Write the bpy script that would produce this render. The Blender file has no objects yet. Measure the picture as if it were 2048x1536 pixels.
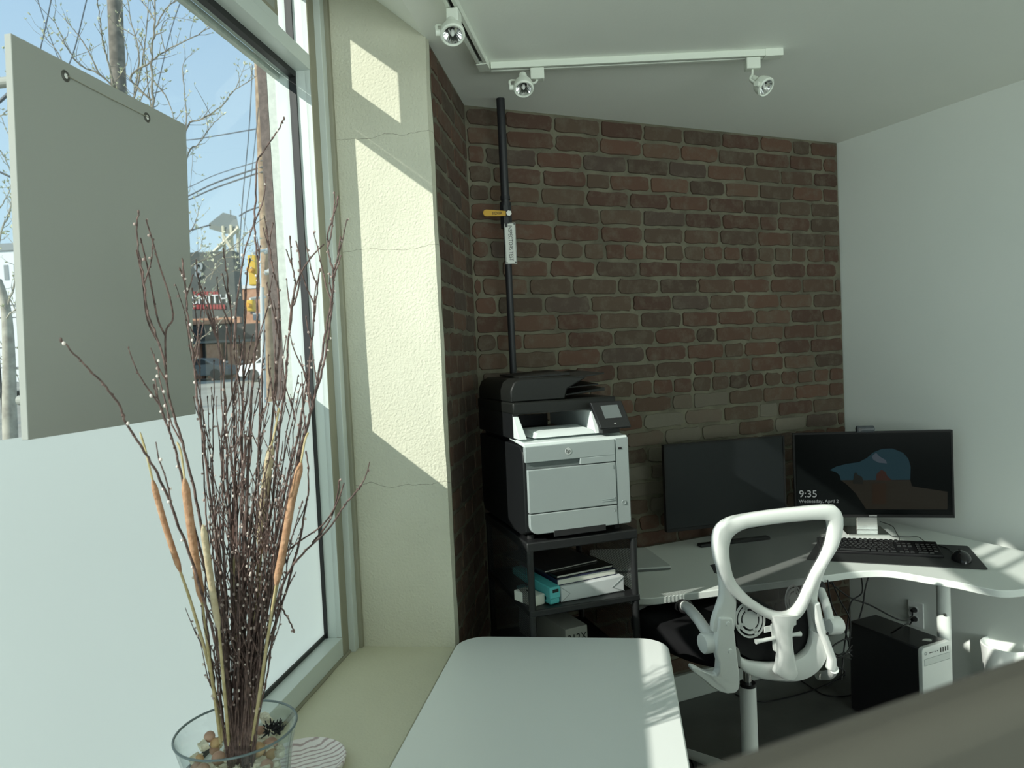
import bpy, bmesh, math, random
from mathutils import Vector, Matrix, noise
PI = math.pi
SC = bpy.context.scene
COL = SC.collection
V = Vector
rnd = random.Random(7)

# ------------------------------------------------------------------ camera
F_PX = 1434.3
H_CAM = 1.612
YAW, PITCH, ROLL = math.radians(23.438), math.radians(2.145), math.radians(2.693)
_cy, _sy, _cp, _sp = math.cos(YAW), math.sin(YAW), math.cos(PITCH), math.sin(PITCH)
FWD = V((_sy*_cp, _cy*_cp, -_sp))
_r = V((_cy, -_sy, 0)); _d = FWD.cross(_r)
RIGHT = _r*math.cos(ROLL) + _d*math.sin(ROLL)
DOWN = -_r*math.sin(ROLL) + _d*math.cos(ROLL)
CAM = V((0, 0, H_CAM))
cd = bpy.data.cameras.new('camera'); cam = bpy.data.objects.new('camera', cd); COL.objects.link(cam)
cd.sensor_width = 36; cd.lens = F_PX/2048*36; cd.clip_start = 0.02; cd.clip_end = 500
mrot = Matrix((RIGHT, -DOWN, -FWD)).transposed()
cam.matrix_world = Matrix.Translation(CAM) @ mrot.to_4x4()
cd.dof.use_dof = True; cd.dof.focus_distance = 1.9; cd.dof.aperture_fstop = 7.5
SC.camera = cam

# ------------------------------------------------------------------ light and exposure
SC.view_settings.view_transform = 'Standard'; SC.view_settings.look = 'None'
SC.view_settings.gamma = 1; SC.view_settings.use_curve_mapping = False
SC.view_settings.exposure = 0.32
U = V((math.sin(math.radians(31.8)), math.cos(math.radians(31.8)), 0))     # along the window wall, away from the camera
O = V((-U.y, U.x, 0))                                                      # out through the window
P2 = V((.703, 2.176, 0))                                                   # inner corner of the window reveal
def W(s, t, z=0): return P2 + U*s + O*t + V((0, 0, z))
SUN_DIR = (U*1.0 - O*1.02 + V((0, 0, -.82))).normalized()
sl = bpy.data.lights.new('sun', 'SUN'); sl.energy = 4.3; sl.angle = math.radians(.55); sl.color = (1.0, .97, .88)
so = bpy.data.objects.new('sun', sl); COL.objects.link(so)
so.rotation_euler = SUN_DIR.to_track_quat('-Z', 'Y').to_euler()
dl = bpy.data.lights.new('fill_light', 'AREA'); dl.shape = 'RECTANGLE'; dl.size = 4.9; dl.size_y = 2.0; dl.energy = 165; dl.color = (.93, 1.0, .93)
do = bpy.data.objects.new('fill_light', dl); COL.objects.link(do); do.location = (.1, -4.14, 1.48); do.rotation_euler = (math.radians(140), 0, 0)   # unseen fill lamp added in the back window, tilted up to brighten the ceiling
world = bpy.data.worlds.new('sky'); SC.world = world; world.use_nodes = True
wn = world.node_tree; wn.nodes.clear()
wo = wn.nodes.new('ShaderNodeOutputWorld'); wb = wn.nodes.new('ShaderNodeBackground')
wt = wn.nodes.new('ShaderNodeTexCoord'); ws = wn.nodes.new('ShaderNodeSeparateXYZ'); wr = wn.nodes.new('ShaderNodeValToRGB')
wn.links.new(wt.outputs['Generated'], ws.inputs[0]); wn.links.new(ws.outputs['Z'], wr.inputs[0])
wr.color_ramp.elements[0].position = 0.0; wr.color_ramp.elements[0].color = (.60, .80, .86, 1)
wr.color_ramp.elements[1].position = .55; wr.color_ramp.elements[1].color = (.34, .52, .74, 1)
e = wr.color_ramp.elements.new(.2); e.color = (.50, .70, .84, 1)
wn.links.new(wr.outputs[0], wb.inputs[0]); wb.inputs[1].default_value = .95
wn.links.new(wb.outputs[0], wo.inputs[0])
cyc = SC.cycles
cyc.max_bounces = 10; cyc.diffuse_bounces = 6; cyc.transparent_max_bounces = 24; cyc.sample_clamp_indirect = 6
cyc.use_denoising = True
cyc.caustics_reflective = False; cyc.caustics_refractive = False

# ------------------------------------------------------------------ points from directions of sight
def ray(x, y): return FWD + RIGHT*((x-1024)/F_PX) + DOWN*((y-768)/F_PX)
def atz(x, y, z): d = ray(x, y); return CAM + d*((z-H_CAM)/d.z)
def atd(x, y, dep): return CAM + ray(x, y)*dep
def atpl(x, y, p, n): d = ray(x, y); return CAM + d*((V(p)-CAM).dot(n)/d.dot(n))
def att(x, y, t): return atpl(x, y, P2+O*t, O)
def az(a): a = math.radians(a); return V((math.sin(a), math.cos(a), 0))

# ------------------------------------------------------------------ materials
MATS = {}
def mat(name, col, rough=.5, metal=0, spec=.5, **k):
    if name in MATS: return MATS[name]
    m = bpy.data.materials.new(name); m.use_nodes = True
    b = m.node_tree.nodes['Principled BSDF']
    b.inputs['Base Color'].default_value = (*col, 1); b.inputs['Roughness'].default_value = rough
    b.inputs['Metallic'].default_value = metal; b.inputs['Specular IOR Level'].default_value = spec
    for kk, v in k.items(): b.inputs[kk.replace('_', ' ')].default_value = v
    MATS[name] = m; return m
def nd(m, t, **k):
    n = m.node_tree.nodes.new(t)
    for kk, v in k.items(): setattr(n, kk, v)
    return n
def lk(m, a, b): m.node_tree.links.new(a, b)
def bsdf(m): return m.node_tree.nodes['Principled BSDF']
def noisy(m, c1, c2, scale=5, bump=0, bscale=60, detail=6, lo=.35, hi=.65):
    tc = nd(m, 'ShaderNodeTexCoord'); n = nd(m, 'ShaderNodeTexNoise'); n.inputs['Scale'].default_value = scale; n.inputs['Detail'].default_value = detail
    lk(m, tc.outputs['Object'], n.inputs['Vector'])
    r = nd(m, 'ShaderNodeValToRGB'); r.color_ramp.elements[0].position = lo; r.color_ramp.elements[1].position = hi
    r.color_ramp.elements[0].color = (*c1, 1); r.color_ramp.elements[1].color = (*c2, 1)
    lk(m, n.outputs['Fac'], r.inputs[0]); lk(m, r.outputs[0], bsdf(m).inputs['Base Color'])
    if bump:
        n2 = nd(m, 'ShaderNodeTexNoise'); n2.inputs['Scale'].default_value = bscale; n2.inputs['Detail'].default_value = 5
        lk(m, tc.outputs['Object'], n2.inputs['Vector'])
        b = nd(m, 'ShaderNodeBump'); b.inputs['Strength'].default_value = bump; b.inputs['Distance'].default_value = .004
        lk(m, n2.outputs['Fac'], b.inputs['Height']); lk(m, b.outputs[0], bsdf(m).inputs['Normal'])
    return m
def attr_col(m, amt=.5, scale=30, c2=(.33, .31, .25), bump=.5):
    a = nd(m, 'ShaderNodeVertexColor', layer_name='col'); tc = nd(m, 'ShaderNodeTexCoord')
    n = nd(m, 'ShaderNodeTexNoise'); n.inputs['Scale'].default_value = scale; n.inputs['Detail'].default_value = 8; n.inputs['Roughness'].default_value = .7
    lk(m, tc.outputs['Object'], n.inputs['Vector'])
    r = nd(m, 'ShaderNodeValToRGB'); r.color_ramp.elements[0].position = .48; r.color_ramp.elements[1].position = .72
    r.color_ramp.elements[1].color = (amt, amt, amt, 1); r.color_ramp.elements[0].color = (0, 0, 0, 1)
    lk(m, n.outputs['Fac'], r.inputs[0])
    mx = nd(m, 'ShaderNodeMixRGB'); lk(m, r.outputs[0], mx.inputs[0]); lk(m, a.outputs[0], mx.inputs[1]); mx.inputs[2].default_value = (*c2, 1)
    lk(m, mx.outputs[0], bsdf(m).inputs['Base Color'])
    b = nd(m, 'ShaderNodeBump'); b.inputs['Strength'].default_value = bump; b.inputs['Distance'].default_value = .004
    lk(m, n.outputs['Fac'], b.inputs['Height']); lk(m, b.outputs[0], bsdf(m).inputs['Normal'])
    return m
def emis(name, col, s=1):
    m = mat(name, (0, 0, 0), .6, spec=.2); bsdf(m).inputs['Emission Color'].default_value = (*col, 1); bsdf(m).inputs['Emission Strength'].default_value = s
    return m
def thin_glass(name, tint=(.9, .95, .93), rough=.0, ior=1.45, edge=None):
    m = bpy.data.materials.new(name); m.use_nodes = True; t = m.node_tree; t.nodes.clear()
    o = t.nodes.new('ShaderNodeOutputMaterial'); mx = t.nodes.new('ShaderNodeMixShader'); tr = t.nodes.new('ShaderNodeBsdfTransparent')
    g = t.nodes.new('ShaderNodeBsdfGlossy'); lf = t.nodes.new('ShaderNodeLayerWeight'); lf.inputs[0].default_value = .5
    pw = t.nodes.new('ShaderNodeMath'); pw.operation = 'POWER'; pw.inputs[1].default_value = 5; t.links.new(lf.outputs['Facing'], pw.inputs[0])
    fr = t.nodes.new('ShaderNodeMath'); fr.operation = 'MULTIPLY_ADD'; fr.inputs[1].default_value = .9; fr.inputs[2].default_value = .04; t.links.new(pw.outputs[0], fr.inputs[0])
    g.inputs['Roughness'].default_value = rough; tr.inputs[0].default_value = (*tint, 1)
    if edge:
        lw = t.nodes.new('ShaderNodeLayerWeight'); lw.inputs[0].default_value = .25
        mc = t.nodes.new('ShaderNodeMixRGB'); mc.inputs[1].default_value = (*tint, 1); mc.inputs[2].default_value = (*edge, 1)
        t.links.new(lw.outputs['Facing'], mc.inputs[0]); t.links.new(mc.outputs[0], tr.inputs[0])
    t.links.new(fr.outputs[0], mx.inputs[0]); t.links.new(tr.outputs[0], mx.inputs[1]); t.links.new(g.outputs[0], mx.inputs[2]); t.links.new(mx.outputs[0], o.inputs[0])
    MATS[name] = m; return m
M = MATS
noisy(mat('plaster', (.6, .6, .47), .9), (.60, .59, .475), (.66, .65, .53), 2.5, .9, 130)
def add_cracks(m, levels):
    nt = m.node_tree; base = bsdf(m).inputs['Base Color'].links[0].from_socket
    tc = nd(m, 'ShaderNodeTexCoord'); sx = nd(m, 'ShaderNodeSeparateXYZ'); lk(m, tc.outputs['Object'], sx.inputs[0])
    n = nd(m, 'ShaderNodeTexNoise'); n.inputs['Scale'].default_value = 9; n.inputs['Detail'].default_value = 6; lk(m, tc.outputs['Object'], n.inputs['Vector'])
    mu = nd(m, 'ShaderNodeMath', operation='MULTIPLY_ADD'); mu.inputs[1].default_value = .06; lk(m, n.outputs['Fac'], mu.inputs[0]); lk(m, sx.outputs['Z'], mu.inputs[2])
    cur = base
    for lv in levels:
        s = nd(m, 'ShaderNodeMath', operation='SUBTRACT'); s.inputs[1].default_value = lv + .03; lk(m, mu.outputs[0], s.inputs[0])
        a = nd(m, 'ShaderNodeMath', operation='ABSOLUTE'); lk(m, s.outputs[0], a.inputs[0])
        c = nd(m, 'ShaderNodeMath', operation='LESS_THAN'); c.inputs[1].default_value = .0006; lk(m, a.outputs[0], c.inputs[0])
        x = nd(m, 'ShaderNodeMixRGB'); lk(m, c.outputs[0], x.inputs[0]); lk(m, cur, x.inputs[1]); x.inputs[2].default_value = (.25, .24, .18, 1)
        cur = x.outputs[0]
    lk(m, cur, bsdf(m).inputs['Base Color'])
add_cracks(M['plaster'], [1.975, 2.33, 1.22])
noisy(mat('sill_paint', (.5, .5, .38), .6), (.64, .62, .475), (.68, .66, .51), 3, .25, 120)
noisy(mat('ceiling_paint', (.8, .83, .77), .9), (.86, .89, .83), (.89, .91, .85), 1.2, .1, 90)
noisy(mat('wall_paint', (.76, .8, .76), .8), (.83, .87, .83), (.86, .89, .85), 1.5, .1, 90)
noisy(mat('mortar', (.3, .28, .22), .95), (.10, .092, .065), (.165, .155, .11), 8, .8, 90)
attr_col(mat('brick', (.2, .1, .07), .9), .62, 19, (.135, .122, .09), .8)
noisy(mat('floor', (.12, .13, .12), .55), (.085, .088, .082), (.13, .132, .125), 4, .1, 60)
mat('white_frame', (.64, .70, .68), .35); mat('gasket', (.012, .013, .014), .5)
mat('trim_grey', (.62, .67, .64), .45); mat('caulk', (.30, .29, .22), .8)
noisy(mat('brown_stone', (.17, .13, .12), .9), (.11, .085, .08), (.17, .13, .12), 60, .4, 120)
noisy(mat('outer_frame', (.75, .78, .72), .6), (.50, .54, .50), (.60, .64, .59), 60)
mat('board_white', (.34, .355, .325), .7); mat('metal', (.6, .6, .58), .25, 1); mat('chrome', (.75, .75, .75), .12, 1)
mat('table_white', (.88, .91, .89), .38); mat('desk_white', (.76, .80, .77), .35); mat('plastic_white', (.90, .92, .90), .3)
mat('track_white', (.76, .80, .72), .45)
mat('black_matte', (.012, .012, .013), .65); mat('black_gloss', (.012, .012, .013), .2); mat('black_fabric', (.010, .010, .011), .95, spec=.1)
mat('black_plastic', (.009, .009, .010), .4, spec=.35); mat('pipe_black', (.014, .015, .018), .5)
mat('screen_black', (.004, .005, .005), .2, spec=.06); mat('screen_grey', (.009, .011, .012), .28, spec=.22)
mat('yellow_handle', (.62, .36, .03), .5); mat('sign_white', (.7, .72, .68), .5); mat('ink', (.01, .01, .01), .6)
mat('printer_silver', (.31, .35, .35), .35, .0); mat('printer_dark', (.009, .010, .011), .4, spec=.35); mat('printer_light', (.72, .78, .77), .4)
mat('turquoise', (.10, .50, .52), .35); mat('paper', (.72, .73, .66), .8); mat('ream_wrap', (.62, .65, .66), .45); mat('book_navy', (.02, .025, .07), .4)
mat('pc_silver', (.62, .66, .64), .35, .0); mat('pc_black', (.018, .018, .02), .3)
mat('divider', (.054, .052, .041), .9); mat('baseboard', (.5, .54, .5), .5)
noisy(mat('twig', (.05, .03, .025), .7), (.05, .03, .026), (.19, .12, .105), 90)
mat('bud', (.42, .33, .30), .8); mat('bud_pale', (.74, .66, .61), .8)
noisy(mat('cattail', (.45, .25, .14), .95), (.38, .20, .11), (.52, .31, .19), 90, .5, 200)
noisy(mat('cattail_pale', (.5, .42, .28), .95), (.45, .36, .23), (.56, .48, .33), 90, .5, 200)
noisy(mat('reed', (.5, .4, .2), .7), (.42, .34, .16), (.58, .48, .28), 60)
noisy(mat('stone', (.6, .58, .42), .95), (.55, .50, .36), (.95, .92, .76), 70, 1.0, 120)
noisy(mat('ball', (.5, .3, .2), .6), (.42, .24, .17), (.58, .38, .28), 25)
noisy(mat('ball_orange', (.6, .35, .15), .6), (.50, .28, .14), (.66, .48, .26), 25)
def wood_dish():
    m = mat('dish_wood', (.8, .7, .68), .4); tc = nd(m, 'ShaderNodeTexCoord'); w = nd(m, 'ShaderNodeTexWave', wave_type='RINGS')
    mp = nd(m, 'ShaderNodeMapping'); mp.inputs['Location'].default_value = (.05, .09, 0); mp.inputs['Scale'].default_value = (1, .55, 1)
    w.inputs['Scale'].default_value = 34; w.inputs['Distortion'].default_value = 3.0; w.inputs['Detail'].default_value = 2; w.inputs['Detail Scale'].default_value = 1.2
    lk(m, tc.outputs['Object'], mp.inputs[0]); lk(m, mp.outputs[0], w.inputs['Vector'])
    r = nd(m, 'ShaderNodeValToRGB'); r.color_ramp.elements[0].color = (.44, .33, .33, 1); r.color_ramp.elements[1].color = (.84, .79, .77, 1); r.color_ramp.elements[1].position = .4
    lk(m, w.outputs['Fac'], r.inputs[0]); lk(m, r.outputs[0], bsdf(m).inputs['Base Color'])
wood_dish()
def film_mat():
    m = bpy.data.materials.new('film'); m.use_nodes = True; t = m.node_tree; t.nodes.clear()
    o = t.nodes.new('ShaderNodeOutputMaterial'); mx = t.nodes.new('ShaderNodeMixShader'); tr = t.nodes.new('ShaderNodeBsdfTranslucent'); df = t.nodes.new('ShaderNodeBsdfDiffuse')
    tr.inputs[0].default_value = (.54, .60, .585, 1); df.inputs[0].default_value = (.70, .74, .72, 1); mx.inputs[0].default_value = .42
    t.links.new(tr.outputs[0], mx.inputs[1]); t.links.new(df.outputs[0], mx.inputs[2]); t.links.new(mx.outputs[0], o.inputs[0]); MATS['film'] = m
film_mat()
thin_glass('window_glass', (.90, .94, .93), 0, 1.35)
thin_glass('vase_glass', (.985, .99, .99), 0, 1.45, (.78, .84, .84))
def mesh_mat(name, col, pitch, hole, axes=('X', 'Z')):
    m = bpy.data.materials.new(name); m.use_nodes = True; t = m.node_tree; b = t.nodes['Principled BSDF']
    b.inputs['Base Color'].default_value = (*col, 1); b.inputs['Roughness'].default_value = .5
    tc = t.nodes.new('ShaderNodeTexCoord'); sx = t.nodes.new('ShaderNodeSeparateXYZ'); t.links.new(tc.outputs['Object'], sx.inputs[0])
    outs = []
    for ax in axes:
        d = t.nodes.new('ShaderNodeMath'); d.operation = 'DIVIDE'; d.inputs[1].default_value = pitch; t.links.new(sx.outputs[ax], d.inputs[0])
        f = t.nodes.new('ShaderNodeMath'); f.operation = 'FRACT'; t.links.new(d.outputs[0], f.inputs[0])
        g = t.nodes.new('ShaderNodeMath'); g.operation = 'LESS_THAN'; g.inputs[1].default_value = hole; t.links.new(f.outputs[0], g.inputs[0]); outs.append(g)
    mu = t.nodes.new('ShaderNodeMath'); mu.operation = 'MULTIPLY'; t.links.new(outs[0].outputs[0], mu.inputs[0]); t.links.new(outs[1].outputs[0], mu.inputs[1])
    tr = t.nodes.new('ShaderNodeBsdfTransparent'); mx = t.nodes.new('ShaderNodeMixShader')
    t.links.new(mu.outputs[0], mx.inputs[0]); t.links.new(b.outputs[0], mx.inputs[1]); t.links.new(tr.outputs[0], mx.inputs[2])
    t.links.new(mx.outputs[0], t.nodes['Material Output'].inputs[0]); MATS[name] = m
mesh_mat('cart_mesh', (.03, .03, .032), .006, .62, ('Y', 'Z'))
def veil(name, col, k):
    m = bpy.data.materials.new(name); m.use_nodes = True; t = m.node_tree; b = t.nodes['Principled BSDF']
    b.inputs['Base Color'].default_value = (*col, 1); b.inputs['Roughness'].default_value = .9
    tr = t.nodes.new('ShaderNodeBsdfTransparent'); mx = t.nodes.new('ShaderNodeMixShader'); mx.inputs[0].default_value = k
    t.links.new(b.outputs[0], mx.inputs[1]); t.links.new(tr.outputs[0], mx.inputs[2]); t.links.new(mx.outputs[0], t.nodes['Material Output'].inputs[0]); MATS[name] = m
veil('chair_mesh', (.008, .009, .009), .26)

# ------------------------------------------------------------------ mesh helpers
class MB:
    def __init__(s): s.bm = bmesh.new(); s.cl = None
    def box(s, a, b, mt=None):
        a, b = V(a), V(b); vs = []
        for x in (a.x, b.x):
            for y in (a.y, b.y):
                for z in (a.z, b.z):
                    p = V((x, y, z)); vs.append(s.bm.verts.new(mt @ p if mt else p))
        for f in ((0, 1, 3, 2), (4, 6, 7, 5), (0, 4, 5, 1), (2, 3, 7, 6), (0, 2, 6, 4), (1, 5, 7, 3)): s.bm.faces.new([vs[i] for i in f])
        return s
    def hexa(s, pts):
        vs = [s.bm.verts.new(V(p)) for p in pts]
        for f in ((0, 1, 2, 3), (7, 6, 5, 4), (0, 4, 5, 1), (1, 5, 6, 2), (2, 6, 7, 3), (3, 7, 4, 0)): s.bm.faces.new([vs[i] for i in f])
        return s
    def tube(s, pts, r, n=8, cap=True, closed=False):
        pts = [V(p) for p in pts]; N = len(pts); rings = []
        rr = r if isinstance(r, (list, tuple)) else [r]*N
        up = None
        for i, p in enumerate(pts):
            if closed: d = pts[(i+1) % N]-pts[i-1]
            else: d = pts[min(i+1, N-1)]-pts[max(i-1, 0)]
            if d.length < 1e-9: d = V((0, 0, 1))
            d.normalize()
            if up is None: up = d.orthogonal().normalized()
            else:
                up = up - d*up.dot(d)
                up = up.normalized() if up.length > 1e-6 else d.orthogonal().normalized()
            w = d.cross(up)
            rings.append([s.bm.verts.new(p + (up*math.cos(2*PI*k/n) + w*math.sin(2*PI*k/n))*rr[i]) for k in range(n)])
        for i in range(N if closed else N-1):
            A, B = rings[i], rings[(i+1) % N]
            for k in range(n): s.bm.faces.new([A[k], A[(k+1) % n], B[(k+1) % n], B[k]])
        if cap and not closed:
            s.bm.faces.new(rings[0][::-1]); s.bm.faces.new(rings[-1])
        return s
    def cyl(s, a, b, r, n=24, r2=None): return s.tube([a, b], [r, r if r2 is None else r2], n)
    def prism(s, poly, vec):
        vec = V(vec); A = [s.bm.verts.new(V(p)) for p in poly]; B = [s.bm.verts.new(V(p)+vec) for p in poly]; n = len(A)
        s.bm.faces.new(A); s.bm.faces.new(B[::-1])
        for i in range(n): s.bm.faces.new([A[i], B[i], B[(i+1) % n], A[(i+1) % n]])
        return s
    def lathe(s, prof, n=48, c=(0, 0, 0), mt=None):
        c = V(c); rings = []
        for r, z in prof:
            if r < 1e-6:
                p = V((0, 0, z)); rings.append([s.bm.verts.new((mt @ p if mt else p)+c)])
            else:
                rg = []
                for k in range(n):
                    p = V((r*math.cos(2*PI*k/n), r*math.sin(2*PI*k/n), z)); rg.append(s.bm.verts.new((mt @ p if mt else p)+c))
                rings.append(rg)
        for A, B in zip(rings, rings[1:]):
            for k in range(n):
                f = []
                for q in (A[k % len(A)], A[(k+1) % len(A)], B[(k+1) % len(B)], B[k % len(B)]):
                    if q not in f: f.append(q)
                if len(f) > 2: s.bm.faces.new(f)
        return s
    def ball(s, c, r, u=8, v=6, sc=(1, 1, 1), rot=None):
        c = V(c); mt = Matrix.Translation(c) @ (rot.to_matrix().to_4x4() if rot else Matrix()) @ Matrix.Diagonal((r*sc[0], r*sc[1], r*sc[2], 1))
        bmesh.ops.create_uvsphere(s.bm, u_segments=u, v_segments=v, radius=1, matrix=mt); return s
    def quad(s, pts): s.bm.faces.new([s.bm.verts.new(V(p)) for p in pts]); return s
    def build(s, name, m, parent=None, smooth=None, bevel=0, seg=2, origin=None):
        bmesh.ops.recalc_face_normals(s.bm, faces=s.bm.faces)
        me = bpy.data.meshes.new(name)
        if origin is not None:
            o0 = V(origin)
            for v in s.bm.verts: v.co -= o0
        s.bm.to_mesh(me); s.bm.free()
        me.materials.append(MATS[m] if isinstance(m, str) else m)
        ob = bpy.data.objects.new(name, me); COL.objects.link(ob)
        if origin is not None: ob.location = o0
        if parent is not None:
            ob.parent = parent
            if origin is not None: ob.location = V(origin) - parent.matrix_world_loc if hasattr(parent, 'matrix_world_loc') else V(origin)
        if smooth is not None:
            for p in me.polygons: p.use_smooth = True
            me.set_sharp_from_angle(angle=math.radians(smooth))
        if bevel:
            b = ob.modifiers.new('bevel', 'BEVEL'); b.width = bevel; b.segments = seg; b.limit_method = 'ANGLE'; b.angle_limit = math.radians(40)
            for p in me.polygons: p.use_smooth = True
            me.set_sharp_from_angle(angle=math.radians(50))
        return ob
def tag(o, label=None, cat=None, group=None, kind=None):
    if label: o['label'] = label
    if cat: o['category'] = cat
    if group: o['group'] = group
    if kind: o['kind'] = kind
    return o
def empty(name, loc, label, cat, group=None, rot=0):
    o = bpy.data.objects.new(name, None); COL.objects.link(o); o.location = V(loc); o.rotation_euler.z = rot; o.empty_display_size = .05
    return tag(o, label, cat, group)
def struct(ob): ob['kind'] = 'structure'; return ob
def wpart(mb, name, m, parent, **k):
    """geometry given in world coordinates, parented to an unrotated empty"""
    off = parent.location
    p = parent.parent
    off = V(parent.location)
    while p is not None: off = off + p.location; p = p.parent
    for v in mb.bm.verts: v.co -= off
    return mb.build(name, m, parent, **k)
def smooth_path(pts, n=6, closed=False):
    P = [V(p) for p in pts]; N = len(P); out = []
    rng = range(N if closed else N-1)
    for i in rng:
        p0 = P[(i-1) % N] if closed else P[max(i-1, 0)]; p1 = P[i]; p2 = P[(i+1) % N]; p3 = P[(i+2) % N] if closed else P[min(i+2, N-1)]
        for k in range(n):
            t = k/n
            out.append(.5*((2*p1) + (p2-p0)*t + (2*p0-5*p1+4*p2-p3)*t*t + (3*p1-p0-3*p2+p3)*t*t*t))
    if not closed: out.append(P[-1])
    return out
def text_obj(body, name, m, loc, xdir, ydir, size, parent, depth=.0006, align='LEFT', sx=1):
    """flat lettering as mesh; xdir = reading direction, ydir = up of the letters"""
    c = bpy.data.curves.new('t', 'FONT'); c.body = body; c.size = size; c.extrude = depth; c.align_x = align; c.align_y = 'CENTER'; c.resolution_u = 3
    to = bpy.data.objects.new('t', c); COL.objects.link(to)
    dg = bpy.context.evaluated_depsgraph_get(); me = bpy.data.meshes.new_from_object(to.evaluated_get(dg))
    bpy.data.objects.remove(to)
    x = V(xdir).normalized(); y = V(ydir).normalized(); z = x.cross(y)
    mt = Matrix((x*sx, y, z)).transposed().to_4x4(); mt.translation = V(loc)
    me.transform(mt); off = V((0, 0, 0)); p = parent
    while p is not None: off = off + p.location; p = p.parent
    me.transform(Matrix.Translation(-off))
    me.materials.clear(); me.materials.append(MATS[m]); ob = bpy.data.objects.new(name, me); COL.objects.link(ob); ob.parent = parent
    return ob

S, CH, D = .69, 2.62, 2.70
Z3 = V((0, 0, 1))
P1 = V((1.021, 2.702, 0)); BC = V((3.03, 2.70, 0)); WDIR = az(177.54)

# ------------------------------------------------------------------ room shell
room_back = -4.0
pb_l = W(-(2.176-room_back)/U.y, 0); pb_r = BC + WDIR*((D-room_back)/-WDIR.y)
flo = [pb_l, pb_r, BC, P1, P2]
m = MB(); m.prism([p+V((0, 0, -.1)) for p in [pb_l+O*.3, pb_r+V((.2, 0, 0)), BC+V((.2, .2, 0)), P1+V((-.3, .2, 0)), P2+O*.3]], (0, 0, .1)); struct(m.build('floor', 'floor'))
m = MB(); m.prism([p+V((0, 0, CH)) for p in [pb_l, pb_r+V((.2, 0, 0)), BC+V((.2, .2, 0)), P1+V((0, .2, 0)), P1, P2]], (0, 0, .6)); struct(m.build('ceiling', 'ceiling_paint'))
m = MB(); n = V((-WDIR.y, WDIR.x, 0)); q = [BC+V((0, .2, 0)), pb_r, pb_r+n*.2, BC+n*.2+V((0, .2, 0))]
m.prism([p for p in q], (0, 0, CH)); struct(m.build('wall_right', 'wall_paint'))
yb = room_back
def ybox(m, x0, x1, z0, z1, y0=yb-.2, y1=yb): m.box((x0, y0, z0), (x1, y1, z1)); return m
m = MB(); ybox(m, -3.8, 3.6, -.1, .45); ybox(m, -3.8, -2.4, .45, 3.2); ybox(m, 2.6, 3.6, .45, 3.2); ybox(m, -2.4, 2.6, 2.5, 3.2); struct(m.build('wall_back', 'wall_paint'))
bw = empty('added_window', (0, yb, .45), None, None); bw['kind'] = 'structure'  # unseen window added behind the camera to raise the room's ambient light
m = MB()
for x in (-2.4, -.76, .9, 2.54): ybox(m, x, x+.06, .45, 2.5, yb-.12, yb-.05)
ybox(m, -2.4, 2.6, .45, .5, yb-.12, yb-.05); ybox(m, -2.4, 2.6, 2.45, 2.5, yb-.12, yb-.05); wpart(m, 'window_frame', 'white_frame', bw)
m = MB(); m.quad([(-2.4, yb-.08, .45), (2.6, yb-.08, .45), (2.6, yb-.08, 2.5), (-2.4, yb-.08, 2.5)]); wpart(m, 'pane', 'window_glass', bw)
# window wall: low wall with sill, pier, header
sE = -7.3
m = MB(); m.prism([W(sE, 0), W(0, 0), W(0, .5), W(sE, .5)], (0, 0, S-.03)); struct(m.build('wall_window', 'sill_paint'))
m = MB(); m.prism([W(sE, 0, S-.03), W(0, 0, S-.03), W(0, .36, S-.03), W(sE, .36, S-.03)], (0, 0, .03)); struct(m.build('trim_1', 'sill_paint', bevel=.004))
# pier: plaster return with an uneven arris
m = MB(); nz, nt = 60, 16
bm = m.bm; grid = []
for i in range(nz+1):
    z = S + (CH+.33-S)*i/nz; row = []
    for j in range(nt+1):
        t = .36*j/nt
        w = .004*noise.noise(V((t*6, z*2.2, 3))) + (.006*noise.noise(V((z*3.1, 8, 1))) if j == 0 else 0)
        row.append(bm.verts.new(W(-.004+w, t + (.004*noise.noise(V((z*4, 1, 7))) if j == 0 else 0), z)))
    row.insert(0, bm.verts.new(W(.03+.012*noise.noise(V((z*5, 0, 0))), -.004+.004*noise.noise(V((z*7, 2, 0))), z)))
    grid.append(row)
for i in range(nz):
    for j in range(nt+1): bm.faces.new([grid[i][j], grid[i+1][j], grid[i+1][j+1], grid[i][j+1]])
struct(m.build('wall_reveal', 'plaster', smooth=60))
m = MB(); m.prism([W(.005, .005), W(.60, .03), W(.60, .5), W(.005, .5)], (0, 0, CH+.33)); struct(m.build('wall_pier', 'plaster'))
# sloped soffit and header above the window
m = MB(); m.hexa([W(sE, 0, CH), W(.1, 0, CH), W(.1, .35, 2.925), W(sE, .35, 2.925), W(sE, 0, CH+.6), W(.1, 0, CH+.6), W(.1, .35, CH+.6), W(sE, .35, CH+.6)]); struct(m.build('wall_soffit', 'ceiling_paint'))
m = MB(); m.box((0, 0, 0), (1, 1, 1)); m.bm.free(); m = MB()
m.prism([W(sE, .35, 2.86), W(.6, .35, 2.86), W(.6, .5, 2.86), W(sE, .5, 2.86)], (0, 0, .4)); struct(m.build('wall_header', 'outer_frame'))

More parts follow.
